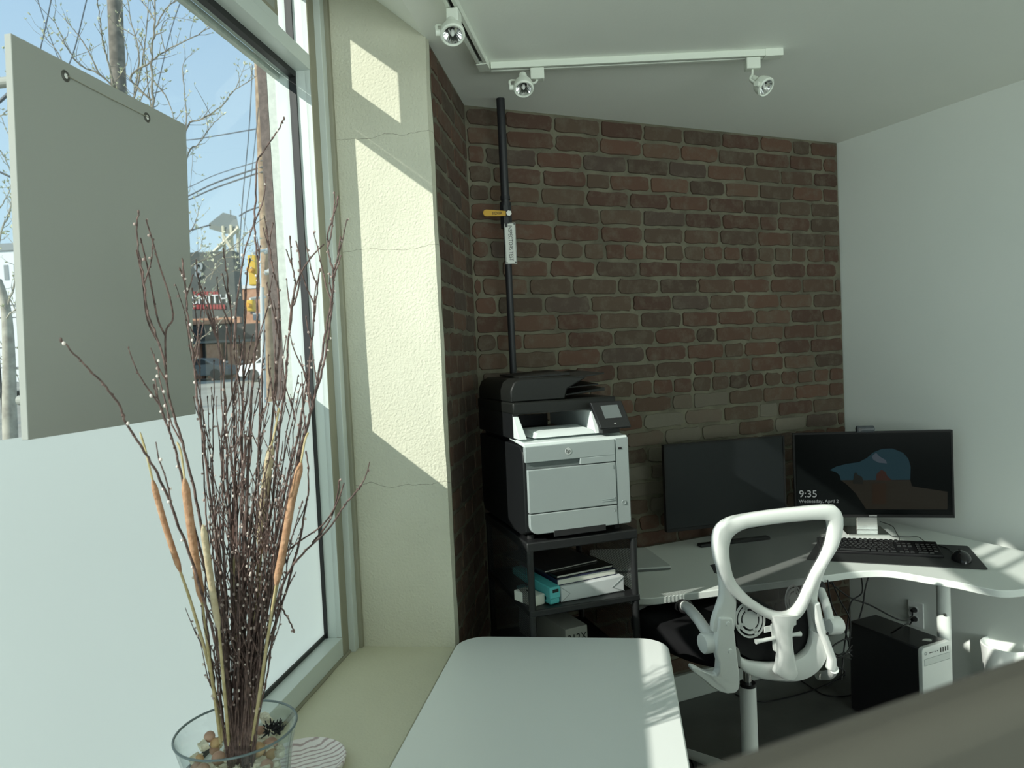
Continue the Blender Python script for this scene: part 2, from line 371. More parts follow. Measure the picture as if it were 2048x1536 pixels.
# brick faces
def brick_face(name, org, along, norm, length, z0, z1, seed, facing_pitch=.0755):
    r = random.Random(seed); m = MB(); bm = m.bm; cl = bm.loops.layers.float_color.new('col')
    nrow = int((z1-z0)/facing_pitch)+1; palette = [(.125, .066, .049), (.135, .072, .053), (.11, .060, .046), (.14, .086, .064), (.105, .070, .054), (.12, .082, .062), (.15, .083, .061)]
    for rr in range(nrow):
        zt = z1 - rr*facing_pitch - .006; zb = zt - facing_pitch + .013
        if zb < z0: zb = z0+.002
        if zt <= zb+.01: continue
        header = (rr % 8) == 7
        x = -r.uniform(0, .2) if not header else -r.uniform(0, .08)
        while x < length:
            L = (.095 if header else .205)*r.uniform(.93, 1.06)
            if not header and r.random() < .10: L *= .5
            a, b = max(x, .004), min(x+L, length-.004); x += L+.013
            if b-a < .02: continue
            c = list(r.choice(palette)); k = r.uniform(.8, 1.12); c = [c[0]*k*.70, c[1]*k*.69, c[2]*k*.61]
            ww = noise.noise(V((a*1.1+seed, (z0+zt)*1.3, 5)))
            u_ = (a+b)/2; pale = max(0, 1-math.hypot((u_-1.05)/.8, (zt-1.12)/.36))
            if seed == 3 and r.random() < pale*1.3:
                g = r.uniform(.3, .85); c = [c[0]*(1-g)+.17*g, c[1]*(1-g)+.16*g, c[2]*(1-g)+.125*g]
            if r.random() < .04: c = [.072, .050, .038]
            # outline with wobble
            jr = lambda: r.uniform(-.0035, .0035)
            ring = []
            nx = max(2, int((b-a)/.035)); cr = r.uniform(.006, .014)
            pts = []
            for i in range(nx+1): pts.append((a+cr+(b-a-2*cr)*i/nx, zb+jr()))
            pts.append((b+jr(), zb+cr)); pts.append((b+jr(), (zb+zt)/2)); pts.append((b+jr(), zt-cr))
            for i in range(nx+1): pts.append((b-cr-(b-a-2*cr)*i/nx, zt+jr()))
            pts.append((a+jr(), zt-cr)); pts.append((a+jr(), (zb+zt)/2)); pts.append((a+jr(), zb+cr))
            dep = r.uniform(-.0015, .0012)
            cx, cz = (a+b)/2, (zb+zt)/2
            P = lambda u, z, d: org + along*min(max(u, .002), length-.002) + norm*d + Z3*max(z, z0+.001)
            A = [bm.verts.new(P(u, z, -.004)) for u, z in pts]
            B = [bm.verts.new(P(cx+(u-cx)*.985, cz+(z-cz)*.93, .003+dep)) for u, z in pts]
            fs = [bm.faces.new(B)]
            for i in range(len(A)): fs.append(bm.faces.new([A[i], A[(i+1) % len(A)], B[(i+1) % len(A)], B[i]]))
            for f in fs:
                for l in f.loops: l[cl] = (*c, 1)
    ob = m.build(name, 'brick', smooth=40); return struct(ob)
nb = V((0, -1, 0))
m = MB(); m.prism([P1+V((-.3, .003, 0)), BC+V((0.0, .003, 0)), BC+V((0.0, .2, 0)), P1+V((-.3, .2, 0))], (0, 0, CH)); struct(m.build('wall_far', 'mortar'))
brick_face('wall_brick', V((P1.x+.005, D+.001, 0)), V((1, 0, 0)), nb, 2.0, .12, CH-.004, 3)
sd = (P1-P2).normalized(); sn = V((-O.x, -O.y, 0))
m = MB(); m.prism([W(.03, 0), W(.03, .06), P1+O*.06, P1+sd*.01], (0, 0, CH)); struct(m.build('wall_side', 'mortar'))
brick_face('wall_side_brick', W(.05, 0), sd, sn, (P1-P2).length-.055, .0, CH-.004, 5)
m = MB(); m.box((P1.x+.02, D-.022, 0), (BC.x-.01, D+.002, .12)); struct(m.build('baseboard_far', 'baseboard', bevel=.004))
# rough mortar bead where the side bricks meet the far wall and ceiling
# ------------------------------------------------------------------ window
def wbox(m, s0, s1, t0, t1, z0, z1):
    m.hexa([W(s0, t0, z0), W(s1, t0, z0), W(s1, t1, z0), W(s0, t1, z0), W(s0, t0, z1), W(s1, t0, z1), W(s1, t1, z1), W(s0, t1, z1)]); return m
win = empty('window_1', W(-1.2, .4, S), None, None); win['kind'] = 'structure'
bays = [(-.10, -2.55), (-2.63, -4.85), (-4.93, -7.15)]
m = MB(); wbox(m, -7.3, -.06, .34, .47, S, .755); wbox(m, -7.3, -.06, .34, .44, 2.517, 2.563); wbox(m, -7.3, -.06, .34, .47, 2.82, 2.93)
for s0, s1 in ((-.10, -.055), (-2.63, -2.55), (-4.93, -4.85), (-7.3, -7.15)): wbox(m, s0, s1, .34, .455, .755, 2.82)
wpart(m, 'window_frame', 'white_frame', win, bevel=.0015)
m = MB()
for s0, s1 in bays:
    for za, zb in ((.755, 2.517), (2.563, 2.82)):
        g = .013
        wbox(m, s1-.001, s0+.001, .392, .408, za-.001, za+g); wbox(m, s1-.001, s0+.001, .386, .406, zb-g-.006, zb+.001)
        wbox(m, s0-g*.5, s0+.001, .386, .408, za, zb); wbox(m, s1-.001, s1+g, .392, .408, za, zb)
wpart(m, 'gasket', 'gasket', win)
m = MB(); wbox(m, -.099, -.05, .4545, .482, S, 2.9); wbox(m, -7.3, -.099, .44, .455, 2.50, 2.517)
wpart(m, 'outer_frame', 'outer_frame', win)
for s0, s1 in bays:
    m = MB(); m.quad([W(s1, .40, .757), W(s0, .40, .757), W(s0, .40, 2.516), W(s1, .40, 2.516)]); wpart(m, 'pane', 'window_glass', win)
    m = MB(); m.quad([W(s1, .40, 2.564), W(s0, .40, 2.564), W(s0, .40, 2.819), W(s1, .40, 2.819)]); wpart(m, 'pane', 'window_glass', win)
    m = MB(); m.quad([W(s1+.01, .3965, .76), W(s0-.004, .3965, .76), W(s0-.004, .3965, 1.521), W(s1+.01, .3965, 1.521)]); fm = wpart(m, 'frosted_film', 'film', win); fm['label'] = 'frosted privacy film on the lower glass'
m = MB(); wbox(m, -1.665, -1.645, .39, .41, 2.563, 2.82); wbox(m, -1.525, -1.505, .39, .41, 2.563, 2.82); wpart(m, 'transom_bar', 'white_frame', win)
m = MB(); wbox(m, -.052, -.018, .318, .36, S, 2.93); struct(m.build('trim_2', 'trim_grey', bevel=.002))
m = MB(); wbox(m, -.02, .0, .305, .34, S, 2.93); wbox(m, -.1, -.05, .338, .36, S, 2.93); struct(m.build('trim_3', 'caulk', bevel=.003))
m = MB(); m.tube([W(s, .338+.002*noise.noise(V((s*9, 0, 0))), S+.003) for s in [-.03-.05*i for i in range(80)]], .006, 6); struct(m.build('trim_4', 'caulk', smooth=80))
m = MB(); wbox(m, -.05, .6, .482, .512, -.1, 3.3); struct(m.build('wall_outer_pier', 'brown_stone'))
m = MB(); wbox(m, -.1, .0, .4825, .512, -.1, 3.3); struct(m.build('trim_5', 'brown_stone'))
# panel standing in the transom
tp = empty('transom_panel', W(-.85, .352, 2.563), 'pale rigid panel with a dark edge standing in the small top window', 'panel')
m = MB(); wbox(m, -1.36, -.284, .3554, .3634, 2.611, 2.81); wpart(m, 'panel', 'board_white', tp)
m = MB()
wbox(m, -1.37, -.274, .3524, .3664, 2.600, 2.611); wbox(m, -.284, -.274, .3524, .3664, 2.611, 2.815)
wbox(m, -1.37, -1.36, .3524, .3664, 2.611, 2.815)
wpart(m, 'edge_strip', 'caulk', tp)
m = MB(); wbox(m, -1.37, -.274, .3524, .3664, 2.563, 2.600); wpart(m, 'support_rail', 'white_frame', tp)

# hanging board
bd = empty('hanging_board', W(-1.015, .335, 1.523), 'large blank white board with two eyelets hanging in front of the window glass', 'board')
bt = .322
c = [att(57, 880, bt), att(392, 828, bt), att(372, 250, bt), att(22, 66, bt)]
m = MB(); m.prism(c, O*.012); wpart(m, 'panel', 'board_white', bd, bevel=.001)
for (x, y) in ((131, 152), (294, 235)):
    p = att(x, y, bt); m = MB()
    mt = (-O).to_track_quat('Z', 'Y').to_matrix().to_4x4()
    m.lathe([(.0045, .0), (.0045, .0015), (.007, .002), (.0095, .0005), (.0095, 0)], 20, p, mt); g = wpart(m, 'eyelet', mat('eyelet_dark', (.12, .12, .11), .35, .6), bd, smooth=40)
    m = MB(); m.lathe([(0, .0006), (.0046, .0006)], 16, p, mt); h = wpart(m, 'eyelet_light', mat('eyelet_light', (.95, .95, .93), .6), bd)  # white disc paints the outside light showing through the eyelet
p0, p1 = att(131, 152, bt), att(294, 235, bt)
m = MB(); m.tube([p0-O*.003, (p0+p1)/2-O*.003+V((0, 0, -.001)), p1-O*.003], .0007, 6); wpart(m, 'cord', 'caulk', bd)
for ds, zz_ in ((-1.2, 2.08), (-.84, 2.08), (-1.2, 1.58), (-.84, 1.58)):
    m = MB(); m.cyl(W(ds, bt+.012, zz_), W(ds, .3975, zz_), .008, 14); wpart(m, 'mounting_pad', 'board_white', bd)

# ------------------------------------------------------------------ ceiling tracks
def track(pts, label, nm='lighting_track'):
    r = empty(nm, V(pts[0]), label, 'light track')
    a, b = V(pts[0]), V(pts[1]); d = (b-a).normalized(); w = V((-d.y, d.x, 0))*.0175
    z = Z3
    m = MB()
    hh = .022
    def bx(o0, o1, zt, zb):
        m.hexa([a+w*o0+z*zb, b+w*o0+z*zb, b+w*o1+z*zb, a+w*o1+z*zb, a+w*o0+z*zt, b+w*o0+z*zt, b+w*o1+z*zt, a+w*o1+z*zt])
    bx(-1, -.35, 0, -hh); bx(.35, 1, 0, -hh); bx(-.35, .35, 0, -hh*.4)
    wpart(m, 'rail', 'track_white', r, bevel=.001)
    m = MB(); bx(-.34, .34, -hh*.4-.0005, -hh*.4-.003); wpart(m, 'conductor_slot', 'black_plastic', r)
    m = MB()
    bx2 = lambda p, q: m.hexa([p+w*1.06-z*(hh+.002), q+w*1.06-z*(hh+.002), q-w*1.06-z*(hh+.002), p-w*1.06-z*(hh+.002), p+w*1.06, q+w*1.06, q-w*1.06, p-w*1.06])
    bx2(b-d*.0, b-d*.06); wpart(m, 'end_cap', 'track_white', r)
    return r
ct = V((0, 0, CH))
ta = V((.957, 2.312, CH)); t0 = ta - az(33)*1.6; tb = V((1.89, 1.905, CH))
track((t0, ta), 'white ceiling track running parallel to the window')
ta2 = ta + (tb-ta).normalized()*.02
track((ta2, tb), 'white ceiling track running across towards the white wall')
m = MB(); dd = (tb-ta).normalized(); 
def spot(px, py, adx, ady, tiltdir, label, tilt, track_a, track_b):
    # adapter sits on the track, lamp hangs below it
    p = atz(adx, ady, CH-.03); d = (track_b-track_a).normalized(); k = (p-track_a).dot(d); ad = track_a + d*k
    ad = V((ad.x, ad.y, CH-.0245))
    r = empty('spotlight', V((ad.x, ad.y, CH-.02)), label, 'spotlight', 'track spotlights')
    w = V((-d.y, d.x, 0))
    m = MB(); a, b = ad-d*.024, ad+d*.024
    m.hexa([a-w*.017-Z3*.038, b-w*.017-Z3*.038, b+w*.017-Z3*.038, a+w*.017-Z3*.038, a-w*.017, b-w*.017, b+w*.017, a+w*.017]); wpart(m, 'adapter', 'track_white', r, bevel=.003)
    head = atz(px, py, CH-.125) if px else ad+V((0, 0, -.1))
    # keep the head close to the adapter
    dv = head-ad
    aim = V(tiltdir).normalized()
    q = aim.to_track_quat('Z', 'Y').to_matrix().to_4x4()
    m = MB(); m.lathe([(.022, -.022), (.028, -.020), (.0325, -.006), (.0335, .010), (.030, .014), (.0255, .012), (.0255, .004)], 32, head, q); wpart(m, 'lamp_ring', 'track_white', r, smooth=40)
    m = MB(); m.lathe([(0, -.012), (.012, -.010), (.020, .0), (.0250, .009)], 24, head, q); wpart(m, 'reflector', 'chrome', r, smooth=10)
    m = MB(); m.ball(head+aim*(-.002), .006, 10, 8, (1, 1, 1.8)); wpart(m, 'bulb', 'sign_white', r, smooth=80)
    m = MB(); m.lathe([(0, -.062), (.013, -.060), (.0145, -.045), (.0145, -.036), (.010, -.034), (.010, -.028), (.013, -.026), (.018, -.022), (0, -.021)], 20, head, q); wpart(m, 'socket', 'track_white', r, smooth=40)
    side = d.cross(aim).normalized() if abs(d.dot(aim)) < .9 else w
    side = aim.cross(Z3).normalized() if aim.cross(Z3).length > .2 else w
    e0 = ad - Z3*.036; e1 = head + side*.040 - aim*.035; e2 = head + side*.040
    m = MB(); m.tube(smooth_path([e0, e0-Z3*.012+(e1-e0)*.2, e1, e2+aim*.003], 5), .0042, 8); m.cyl(e2-side*.008, e2+side*.006, .009, 14); wpart(m, 'bracket', 'track_white', r, smooth=50)
    return r
spot(905, 66, 917, 25, (-.15, -.55, -.8), 'white track spotlight nearest the window, on the track along it', .3, t0, ta)
spot(1047, 174, 1074, 138, (-.2, -.45, -.8), 'white track spotlight above the black pipe, left end of the cross track', .3, ta2, tb)
spot(1528, 172, 1503, 122, (.15, -.65, -.6), 'white track spotlight at the right end of the cross track', .3, ta2, tb)

# ------------------------------------------------------------------ pipe, valve, tag
pc = V((1.135, 2.60, 0))
pp = empty('sprinkler_pipe', pc, 'black vertical steel pipe standing in front of the brick wall', 'pipe')
m = MB(); m.tube([pc, pc+Z3*2.16, pc+Z3*2.17, pc+Z3*CH], [.0138, .0138, .0165, .0165], 24); wpart(m, 'pipe', 'pipe_black', pp, smooth=50)
zv = 2.168
m = MB()
m.cyl(pc+Z3*(zv+.03), pc+Z3*(zv+.05), .022, 16); m.cyl(pc+Z3*(zv-.05), pc+Z3*(zv-.03), .022, 16); m.cyl(pc+Z3*(zv-.035), pc+Z3*(zv+.035), .024, 8); m.cyl(pc+Z3*(zv+.06), pc+Z3*(zv+.075), .0195, 24)
vb = wpart(m, 'valve_body', 'pipe_black', pp, smooth=30)
pd = -FWD.copy(); pd.z = 0; pd.normalize()
rt = V((_cy, -_sy, 0))
vc = pc + pd*.035 + Z3*zv
m = MB(); m.cyl(pc+Z3*zv+rt*.01, vc+rt*.012, .008, 12); m.cyl(vc+rt*.012, vc+rt*.012+pd*.01, .011, 6); wpart(m, 'stem_nut', 'metal', pp)
m = MB(); hz = V((0, 0, .0))
poly = []
for k in range(9): a_ = PI/2+PI*k/8; poly.append(vc + rt*(-.075+.013*math.cos(a_)) + Z3*(.006+.013*math.sin(a_)))
poly += [vc+rt*.0-Z3*.009, vc+rt*.0+Z3*.010]
m.prism(poly, pd*.004); vh = wpart(m, 'valve_handle', 'yellow_handle', pp, bevel=.001); vh['label'] = 'yellow valve lever'
text_obj('IIDIIR', 'handle_lettering', 'ink', vc+pd*.0045+rt*-.052+Z3*.002, rt, Z3, .016, pp)
sg = empty('inspection_sign', pc+pd*.02+Z3*1.93, 'small white sign with black vertical lettering fixed to the black pipe', 'sign')
sc_ = pc + pd*.021 + rt*.013 + Z3*2.055
def sp(u, z): return sc_ + rt*u*.84 + Z3*z*.78
m = MB(); m.prism([sp(-.026, -.102), sp(.026, -.102), sp(.026, .102), sp(-.026, .102)], pd*-.0015); wpart(m, 'plate', 'sign_white', sg)
m = MB()
for u0, u1, a0, a1 in ((-.0245, .0245, .0985, .1), (-.0245, .0245, -.1, -.0985), (-.0245, -.023, -.1, .1), (.023, .0245, -.1, .1)): m.prism([sp(u0, a0), sp(u1, a0), sp(u1, a1), sp(u0, a1)], pd*.0006)
for u in (-.02, .02):
    for z in (-.095, .095): m.cyl(sp(u, z), sp(u, z)+pd*.0008, .0025, 10)
wpart(m, 'border', 'ink', sg)
text_obj('INSPECTORS TEST', 'lettering', 'ink', sp(.0, .092)+pd*.0005, -Z3, rt, .0215, sg, sx=.80)
for z_ in (2.12, 1.98): m = MB(); m.tube([pc+Z3*z_+pd*.0175, pc+rt*.02+pd*.0195+Z3*z_], .0015, 6); wpart(m, 'wire_tie', 'metal', sg)

# ------------------------------------------------------------------ near table
tc_ = W(-.8, -.33, 0)
tbl = empty('office_table', tc_, 'white table with rounded corners standing against the window sill', 'table')
def rounded(s0, s1, t0, t1, r, z, n=8):
    out = []
    for cx, cy, a0 in ((s0-r, t0-r, 0), (s1+r, t0-r, PI/2), (s1+r, t1+r, PI), (s0-r, t1+r, 1.5*PI)):
        for k in range(n+1): a = a0 + PI/2*k/n; out.append(W(cx+r*math.cos(a), cy+r*math.sin(a), z))
    return out
m = MB(); m.prism(rounded(-.012, -1.62, -.022, -.668, .085, .705), (0, 0, .025)); wpart(m, 'tabletop', 'table_white', tbl, bevel=.004)
for s_ in (-.30, -1.35):
    m = MB(); wbox(m, s_-.035, s_+.035, -.38, -.31, .03, .705); wpart(m, 'leg', 'table_white', tbl, bevel=.004)
    m = MB(); wbox(m, s_-.035, s_+.035, -.62, -.08, 0, .03); wpart(m, 'foot', 'table_white', tbl, bevel=.004)

# ------------------------------------------------------------------ L-shaped desk
dz = .748
top = [atz(1307, 1196, dz), atz(1437, 1179, dz), atz(1560, 1163, dz), atz(1645, 1152, dz), atz(1716, 1143, dz), atz(1778, 1142, dz), atz(1860, 1155, dz), atz(1920, 1165, dz), atz(1965, 1175, dz), atz(2005, 1181, dz), atz(2048, 1178, dz), atz(2085, 1168, dz)]
front = smooth_path(top, 6)
rc = [V((2.955, 1.47, dz))]

bk = [V((2.96, 2.64, dz)), V((2.945, 2.655, dz)), V((1.375, 2.655, dz)), V((1.355, 2.635, dz)), V((1.335, 2.18, dz)), V((1.345, 2.135, dz)), V((1.372, 2.112, dz))]
poly = front + rc + bk
dk = empty('corner_desk', (2.2, 2.3, 0), 'white L-shaped corner desk carrying the two monitors', 'desk')
m = MB(); m.prism([p-V((0, 0, .026)) for p in poly], (0, 0, .026)); wpart(m, 'desktop', 'desk_white', dk, bevel=.003)
def leg(x, y, dx, dy, label=None):
    m = MB(); m.cyl((x, y, .03), (x, y, dz-.05), .024 if label else .026, 24); l = wpart(m, 'leg', 'desk_white', dk, smooth=40)
    m = MB(); m.box((x-dx, y-dy, 0), (x+dx, y+dy, .03)); wpart(m, 'foot', 'desk_white', dk, bevel=.004)
    return l
leg(1.41, 2.19, .035, .25); leg(2.77, 2.0, .055, .25)
m = MB(); m.box((1.40, 2.30, dz-.075), (2.45, 2.34, dz-.027)); m.box((2.75, 1.60, dz-.075), (2.79, 2.30, dz-.027)); m.prism([V((1.385, 2.15, dz-.05)), V((1.45, 2.15, dz-.05)), V((1.45, 2.6, dz-.05)), V((1.385, 2.6, dz-.05))], (0, 0, .023)); ur = wpart(m, 'under_frame', 'desk_white', dk, bevel=.002)
m = MB(); p = V((2.77, 2.0, .47)) + V((-.018, -.018, 0)); m.cyl(p, p+V((-.005, -.004, 0)), .006, 12); wpart(m, 'screw', 'metal', dk)

# ------------------------------------------------------------------ monitors
def monitor(ctr, angle, w, h, zb, label, curve=0, scr='screen_grey', foot='bar', bez=.008):
    """ctr = floor position of the middle of the screen, angle = azimuth of its left-to-right direction"""
    a = az(angle); nrm = V((a.y, -a.x, 0)); nrm = nrm if nrm.dot(-FWD) > 0 else -nrm
    r = empty('monitor', V((ctr[0], ctr[1], dz)) , label, 'monitor')
    N = 16 if curve else 2
    def P(u, z, d): # u -1..1
        return V((ctr[0], ctr[1], 0)) + a*(u*w/2) + nrm*(d + curve*u*u) + Z3*z
    m = MB(); bm = m.bm
    def slab(mm, u0, u1, z0, z1, d0, d1):
        K = N; rows = []
        for i in range(K+1):
            u = u0+(u1-u0)*i/K; rows.append([mm.bm.verts.new(P(u, z0, d0)), mm.bm.verts.new(P(u, z1, d0)), mm.bm.verts.new(P(u, z1, d1)), mm.bm.verts.new(P(u, z0, d1))])
        for A, B in zip(rows, rows[1:]):
            for k in range(4): mm.bm.faces.new([A[k], A[(k+1) % 4], B[(k+1) % 4], B[k]])
        mm.bm.faces.new(rows[0]); mm.bm.faces.new(rows[-1][::-1])
    slab(m, -1, 1, zb, zb+h, -.022, -.002); wpart(m, 'housing', 'black_plastic', r, bevel=.002)
    m = MB(); b = bez*2/w
    slab(m, -1, -1+b, zb, zb+h, -.002, .002); slab(m, 1-b, 1, zb, zb+h, -.002, .002); slab(m, -1, 1, zb+h-bez, zb+h, -.0025, .002); slab(m, -1, 1, zb, zb+bez*1.6, -.0025, .0025); wpart(m, 'bezel', mat('bezel_black', (.009, .009, .009), .5, spec=.2), r)
    m = MB(); slab(m, -1+b*.9, 1-b*.9, zb+bez*1.5, zb+h-bez*.9, -.0022, .0); s = wpart(m, 'screen', scr, r)
    s['label'] = 'dark screen'
    return r, P, a, nrm
mon1, Pm, a1, n1 = monitor((2.085, 2.50), 100, .585, .378, .828, 'left black monitor with a blank switched-off grey screen in front of the brick wall')
bc = V((2.085, 2.50, 0)) - n1*.06
m = MB(); m.tube([bc+Z3*(dz+.012), bc+Z3*(dz+.2)], [.022, .02], 12); m.hexa([Pm(-.12, .93, -.02), Pm(.12, .93, -.02), Pm(.12, .93, -.07), Pm(-.12, .93, -.07), Pm(-.12, 1.02, -.02), Pm(.12, 1.02, -.02), Pm(.12, 1.02, -.06), Pm(-.12, 1.02, -.06)]); wpart(m, 'stand', 'black_plastic', mon1)
m = MB(); f0 = atz(1402, 1096, dz)
fa = f0+a1*.34
m.hexa([f0, fa, fa-n1*.035, f0-n1*.035, f0+Z3*.014, fa+Z3*.014, fa-n1*.035+Z3*.014, f0-n1*.035+Z3*.014])
mid = f0+a1*.15
m.hexa([mid-a1*.02, mid+a1*.02, bc+V((0, 0, dz))+a1*.02, bc+V((0, 0, dz))-a1*.02, mid-a1*.02+Z3*.012, mid+a1*.02+Z3*.012, bc+V((0, 0, dz+.012))+a1*.02, bc+V((0, 0, dz+.012))-a1*.02])
wpart(m, 'foot', 'black_plastic', mon1, bevel=.003)

mon2, Pn, a2, n2 = monitor((2.715, 2.285), 126, .655, .385, .822, 'wide black monitor standing in the desk corner showing a dim lock screen', .006, 'screen_black')
fc = V((2.70, 2.29, 0)) - n2*.03
m = MB()
def bxa(mm, c, u0, u1, d0, d1, z0, z1, u2=None, u3=None):
    u2 = u0 if u2 is None else u2; u3 = u1 if u3 is None else u3
    mm.hexa([c+a2*u0+n2*d0+Z3*z0, c+a2*u1+n2*d0+Z3*z0, c+a2*u1+n2*d1+Z3*z0, c+a2*u0+n2*d1+Z3*z0, c+a2*u2+n2*d0+Z3*z1, c+a2*u3+n2*d0+Z3*z1, c+a2*u3+n2*d1+Z3*z1, c+a2*u2+n2*d1+Z3*z1])
bxa(m, fc, -.045, .045, -.03, -.012, dz+.008, dz+.25, -.035, .035); wpart(m, 'stand', 'metal', mon2, bevel=.002)
m = MB(); bxa(m, fc, -.10, .075, -.09, .07, dz, dz+.008); wpart(m, 'foot', 'metal', mon2, bevel=.003)
m = MB(); m.prism([Pn(-.05, .8275, .0035), Pn(.05, .8275, .0035), Pn(.05, .8325, .0035), Pn(-.05, .8325, .0035)], n2*.0005); wpart(m, 'maker_plate', 'metal', mon2)
emis('sky_glow', (.003, .014, .019), 1.0); emis('sky_glow_pale', (.03, .04, .05), .8); emis('sand_glow', (.007, .0055, .003), 1.0); emis('rock_glow', (.014, .004, .002), 1.0); emis('rock_dark', (.003, .003, .002), 1); emis('text_glow', (.16, .18, .17), 1)
def onscr(pts, name, mt, d=.0006):
    """pts in the picture's pixel directions, laid on the curved screen"""
    m = MB(); vs = []
    for x, y in pts:
        p = atpl(x, y, V((2.715, 2.285, 0)), n2); u = (p-V((2.715, 2.285, 0))).dot(a2)/(.655/2); vs.append(m.bm.verts.new(Pn(u, p.z, d)))
    m.bm.faces.new(vs); return wpart(m, name, mt, mon2)
zz = lambda L: [(1560+x/5.689, 860+y/5.689) for x, y in L]
onscr(zz([(565, 455), (640, 415), (760, 385), (900, 365), (985, 320), (1060, 255), (1160, 215), (1280, 210), (1400, 260), (1460, 330), (1485, 420), (1480, 565), (1000, 570), (690, 570), (680, 520), (640, 480)]), 'screen_sky', 'sky_glow', .0006)
onscr(zz([(690, 570), (1480, 568), (1500, 640), (1900, 700), (1900, 900), (980, 900), (860, 720), (760, 620)]), 'screen_sand', 'sand_glow', .0006)
onscr(zz([(1040, 300), (1090, 255), (1130, 300), (1200, 340), (1215, 380), (1120, 370), (1060, 340)]), 'screen_cloud', 'sky_glow_pale', .0035)
onscr(zz([(830, 570), (840, 500), (860, 475), (885, 510), (930, 530), (945, 570), (940, 615), (830, 610)]), 'screen_rock', 'rock_dark', .0035)
onscr(zz([(1090, 570), (1095, 500), (1150, 450), (1200, 475), (1215, 520), (1260, 560), (1260, 572)]), 'screen_rock', 'rock_glow', .0035)
onscr(zz([(1050, 610), (1210, 600), (1205, 840), (1050, 840)]), 'painted_reflection', emis('faint_orange', (.009, .004, .001), 1.0), .0035)  # glowing orange patch paints a reflection onto the screen
tz = atpl(1597, 988, V((2.715, 2.285, 0)), n2) + n2*.008
text_obj('9:35', 'clock_text', 'text_glow', tz, a2, Z3, .046, mon2, .0002)
tz = atpl(1597, 1002, V((2.715, 2.285, 0)), n2) + n2*.008
text_obj('Wednesday, April 2', 'date_text', 'text_glow', tz, a2, Z3, .021, mon2, .0002)
# webcam
wc = Pn(-.07, 1.2085, .004)
cmr = empty('webcam', wc, 'small grey webcam clipped on top of the wide monitor', 'webcam')
m = MB(); m.tube([wc+a2*-.038+Z3*.010, wc+a2*-.034+Z3*.010, wc+a2*.034+Z3*.010, wc+a2*.038+Z3*.010], [.009, .0155, .0155, .009], 16); m.hexa([wc+a2*-.012+n2*.006-Z3*.004, wc+a2*.012+n2*.006-Z3*.004, wc+a2*.012-n2*.026-Z3*.012, wc+a2*-.012-n2*.026-Z3*.012, wc+a2*-.012+n2*.006, wc+a2*.012+n2*.006, wc+a2*.012-n2*.026, wc+a2*-.012-n2*.026])
wpart(m, 'body', mat('webcam_grey', (.07, .08, .09), .4), cmr, smooth=50)
m = MB(); lc = wc+a2*-.024+Z3*.010+n2*.0125; m.cyl(lc, lc+n2*.005, .008, 20); wpart(m, 'lens', 'black_gloss', cmr)

# ------------------------------------------------------------------ mouse mat, keyboard, mouse, slab
mm = empty('desk_mat', atz(1800, 1120, dz), 'wide dark grey mat lying under the keyboard and mouse', 'desk mat')
c4 = [atz(1612, 1120, dz+.001), atz(1977, 1140, dz+.001), atz(1936, 1093, dz+.001), atz(1640, 1078, dz+.001)]
def rc4(c, r=.012, n=4):
    out = []
    for i in range(4):
        p, q, s_ = c[i], c[i-1], c[(i+1) % 4]; u = (q-p).normalized()*r; v = (s_-p).normalized()*r
        for k in range(n+1):
            t = k/n; out.append(p + u*(1-t)**2 + v*t*t)
    return out
m = MB(); m.prism(rc4(c4), (0, 0, .003)); wpart(m, 'mat_sheet', mat('mat_grey', (.022, .024, .024), .55), mm, bevel=.001)
kb = empty('keyboard', atz(1760, 1095, dz), 'black full-size keyboard in front of the wide monitor', 'keyboard')
k0 = atz(1888, 1112, dz+.012); kdir = (atz(1668, 1102, dz+.012)-k0); kdir.z = 0; kdir.normalize(); kx = -kdir
ky = V((-kx.y, kx.x, 0)); ky = ky if ky.dot(FWD) > 0 else -ky
kc = k0 - kx*.45
kf = lambda x, y, z: V((kc.x, kc.y, dz+.004)) + kx*x + ky*y + Z3*z
m = MB(); m.hexa([kf(0, 0, 0), kf(.45, 0, 0), kf(.45, .15, 0), kf(0, .15, 0), kf(0, 0, .010), kf(.45, 0, .010), kf(.45, .15, .026), kf(0, .15, .026)]); wpart(m, 'case', 'black_plastic', kb, bevel=.002)
m = MB(); rk = random.Random(3)
rows = [(.008, [(0, 1.3), (1.3, 1.3), (2.6, 1.3), (3.9, 6), (9.9, 1.3), (11.2, 1.2), (12.4, 1.2), (13.6, 1.3), (15.3, 1), (16.3, 1), (17.3, 1), (18.8, 2), (20.8, 1)])]
keys = []
for x, w in rows[0][1]: keys.append((x, 0, w))
for r_ in range(1, 5):
    off = [0, 2.2, 1.75, 1.5, 0][r_]
    if off: keys.append((0, r_, off))
    x = off
    while x < 13.4: keys.append((x, r_, 1)); x += 1
    keys.append((x, r_, 14.9-x))
    for q_ in range(3):
        if r_ in (3, 4) or (r_ == 1 and q_ == 1): keys.append((15.3+q_, r_, 1))
    for q_ in range(4): keys.append((18.8+q_, r_, 1))
for q_ in range(16): keys.append((q_*.95+(q_//4)*.3-.0, 5.25, .9))
for x, r_, w in keys:
    x0 = .006+x*.0191; x1 = x0+w*.0191-.0032; y0 = .012+r_*.0212; y1 = y0+.0175
    if x1 > .446: continue
    zf = lambda y: .010+.016*y/.15
    m.hexa([kf(x0, y0, zf(y0)), kf(x1, y0, zf(y0)), kf(x1, y1, zf(y1)), kf(x0, y1, zf(y1)), kf(x0+.0018, y0+.0018, zf(y0)+.006), kf(x1-.0018, y0+.0018, zf(y0)+.006), kf(x1-.0018, y1-.0018, zf(y1)+.006), kf(x0+.0018, y1-.0018, zf(y1)+.006)])
kk = wpart(m, 'keys', 'black_gloss', kb); kk['kind'] = 'stuff'
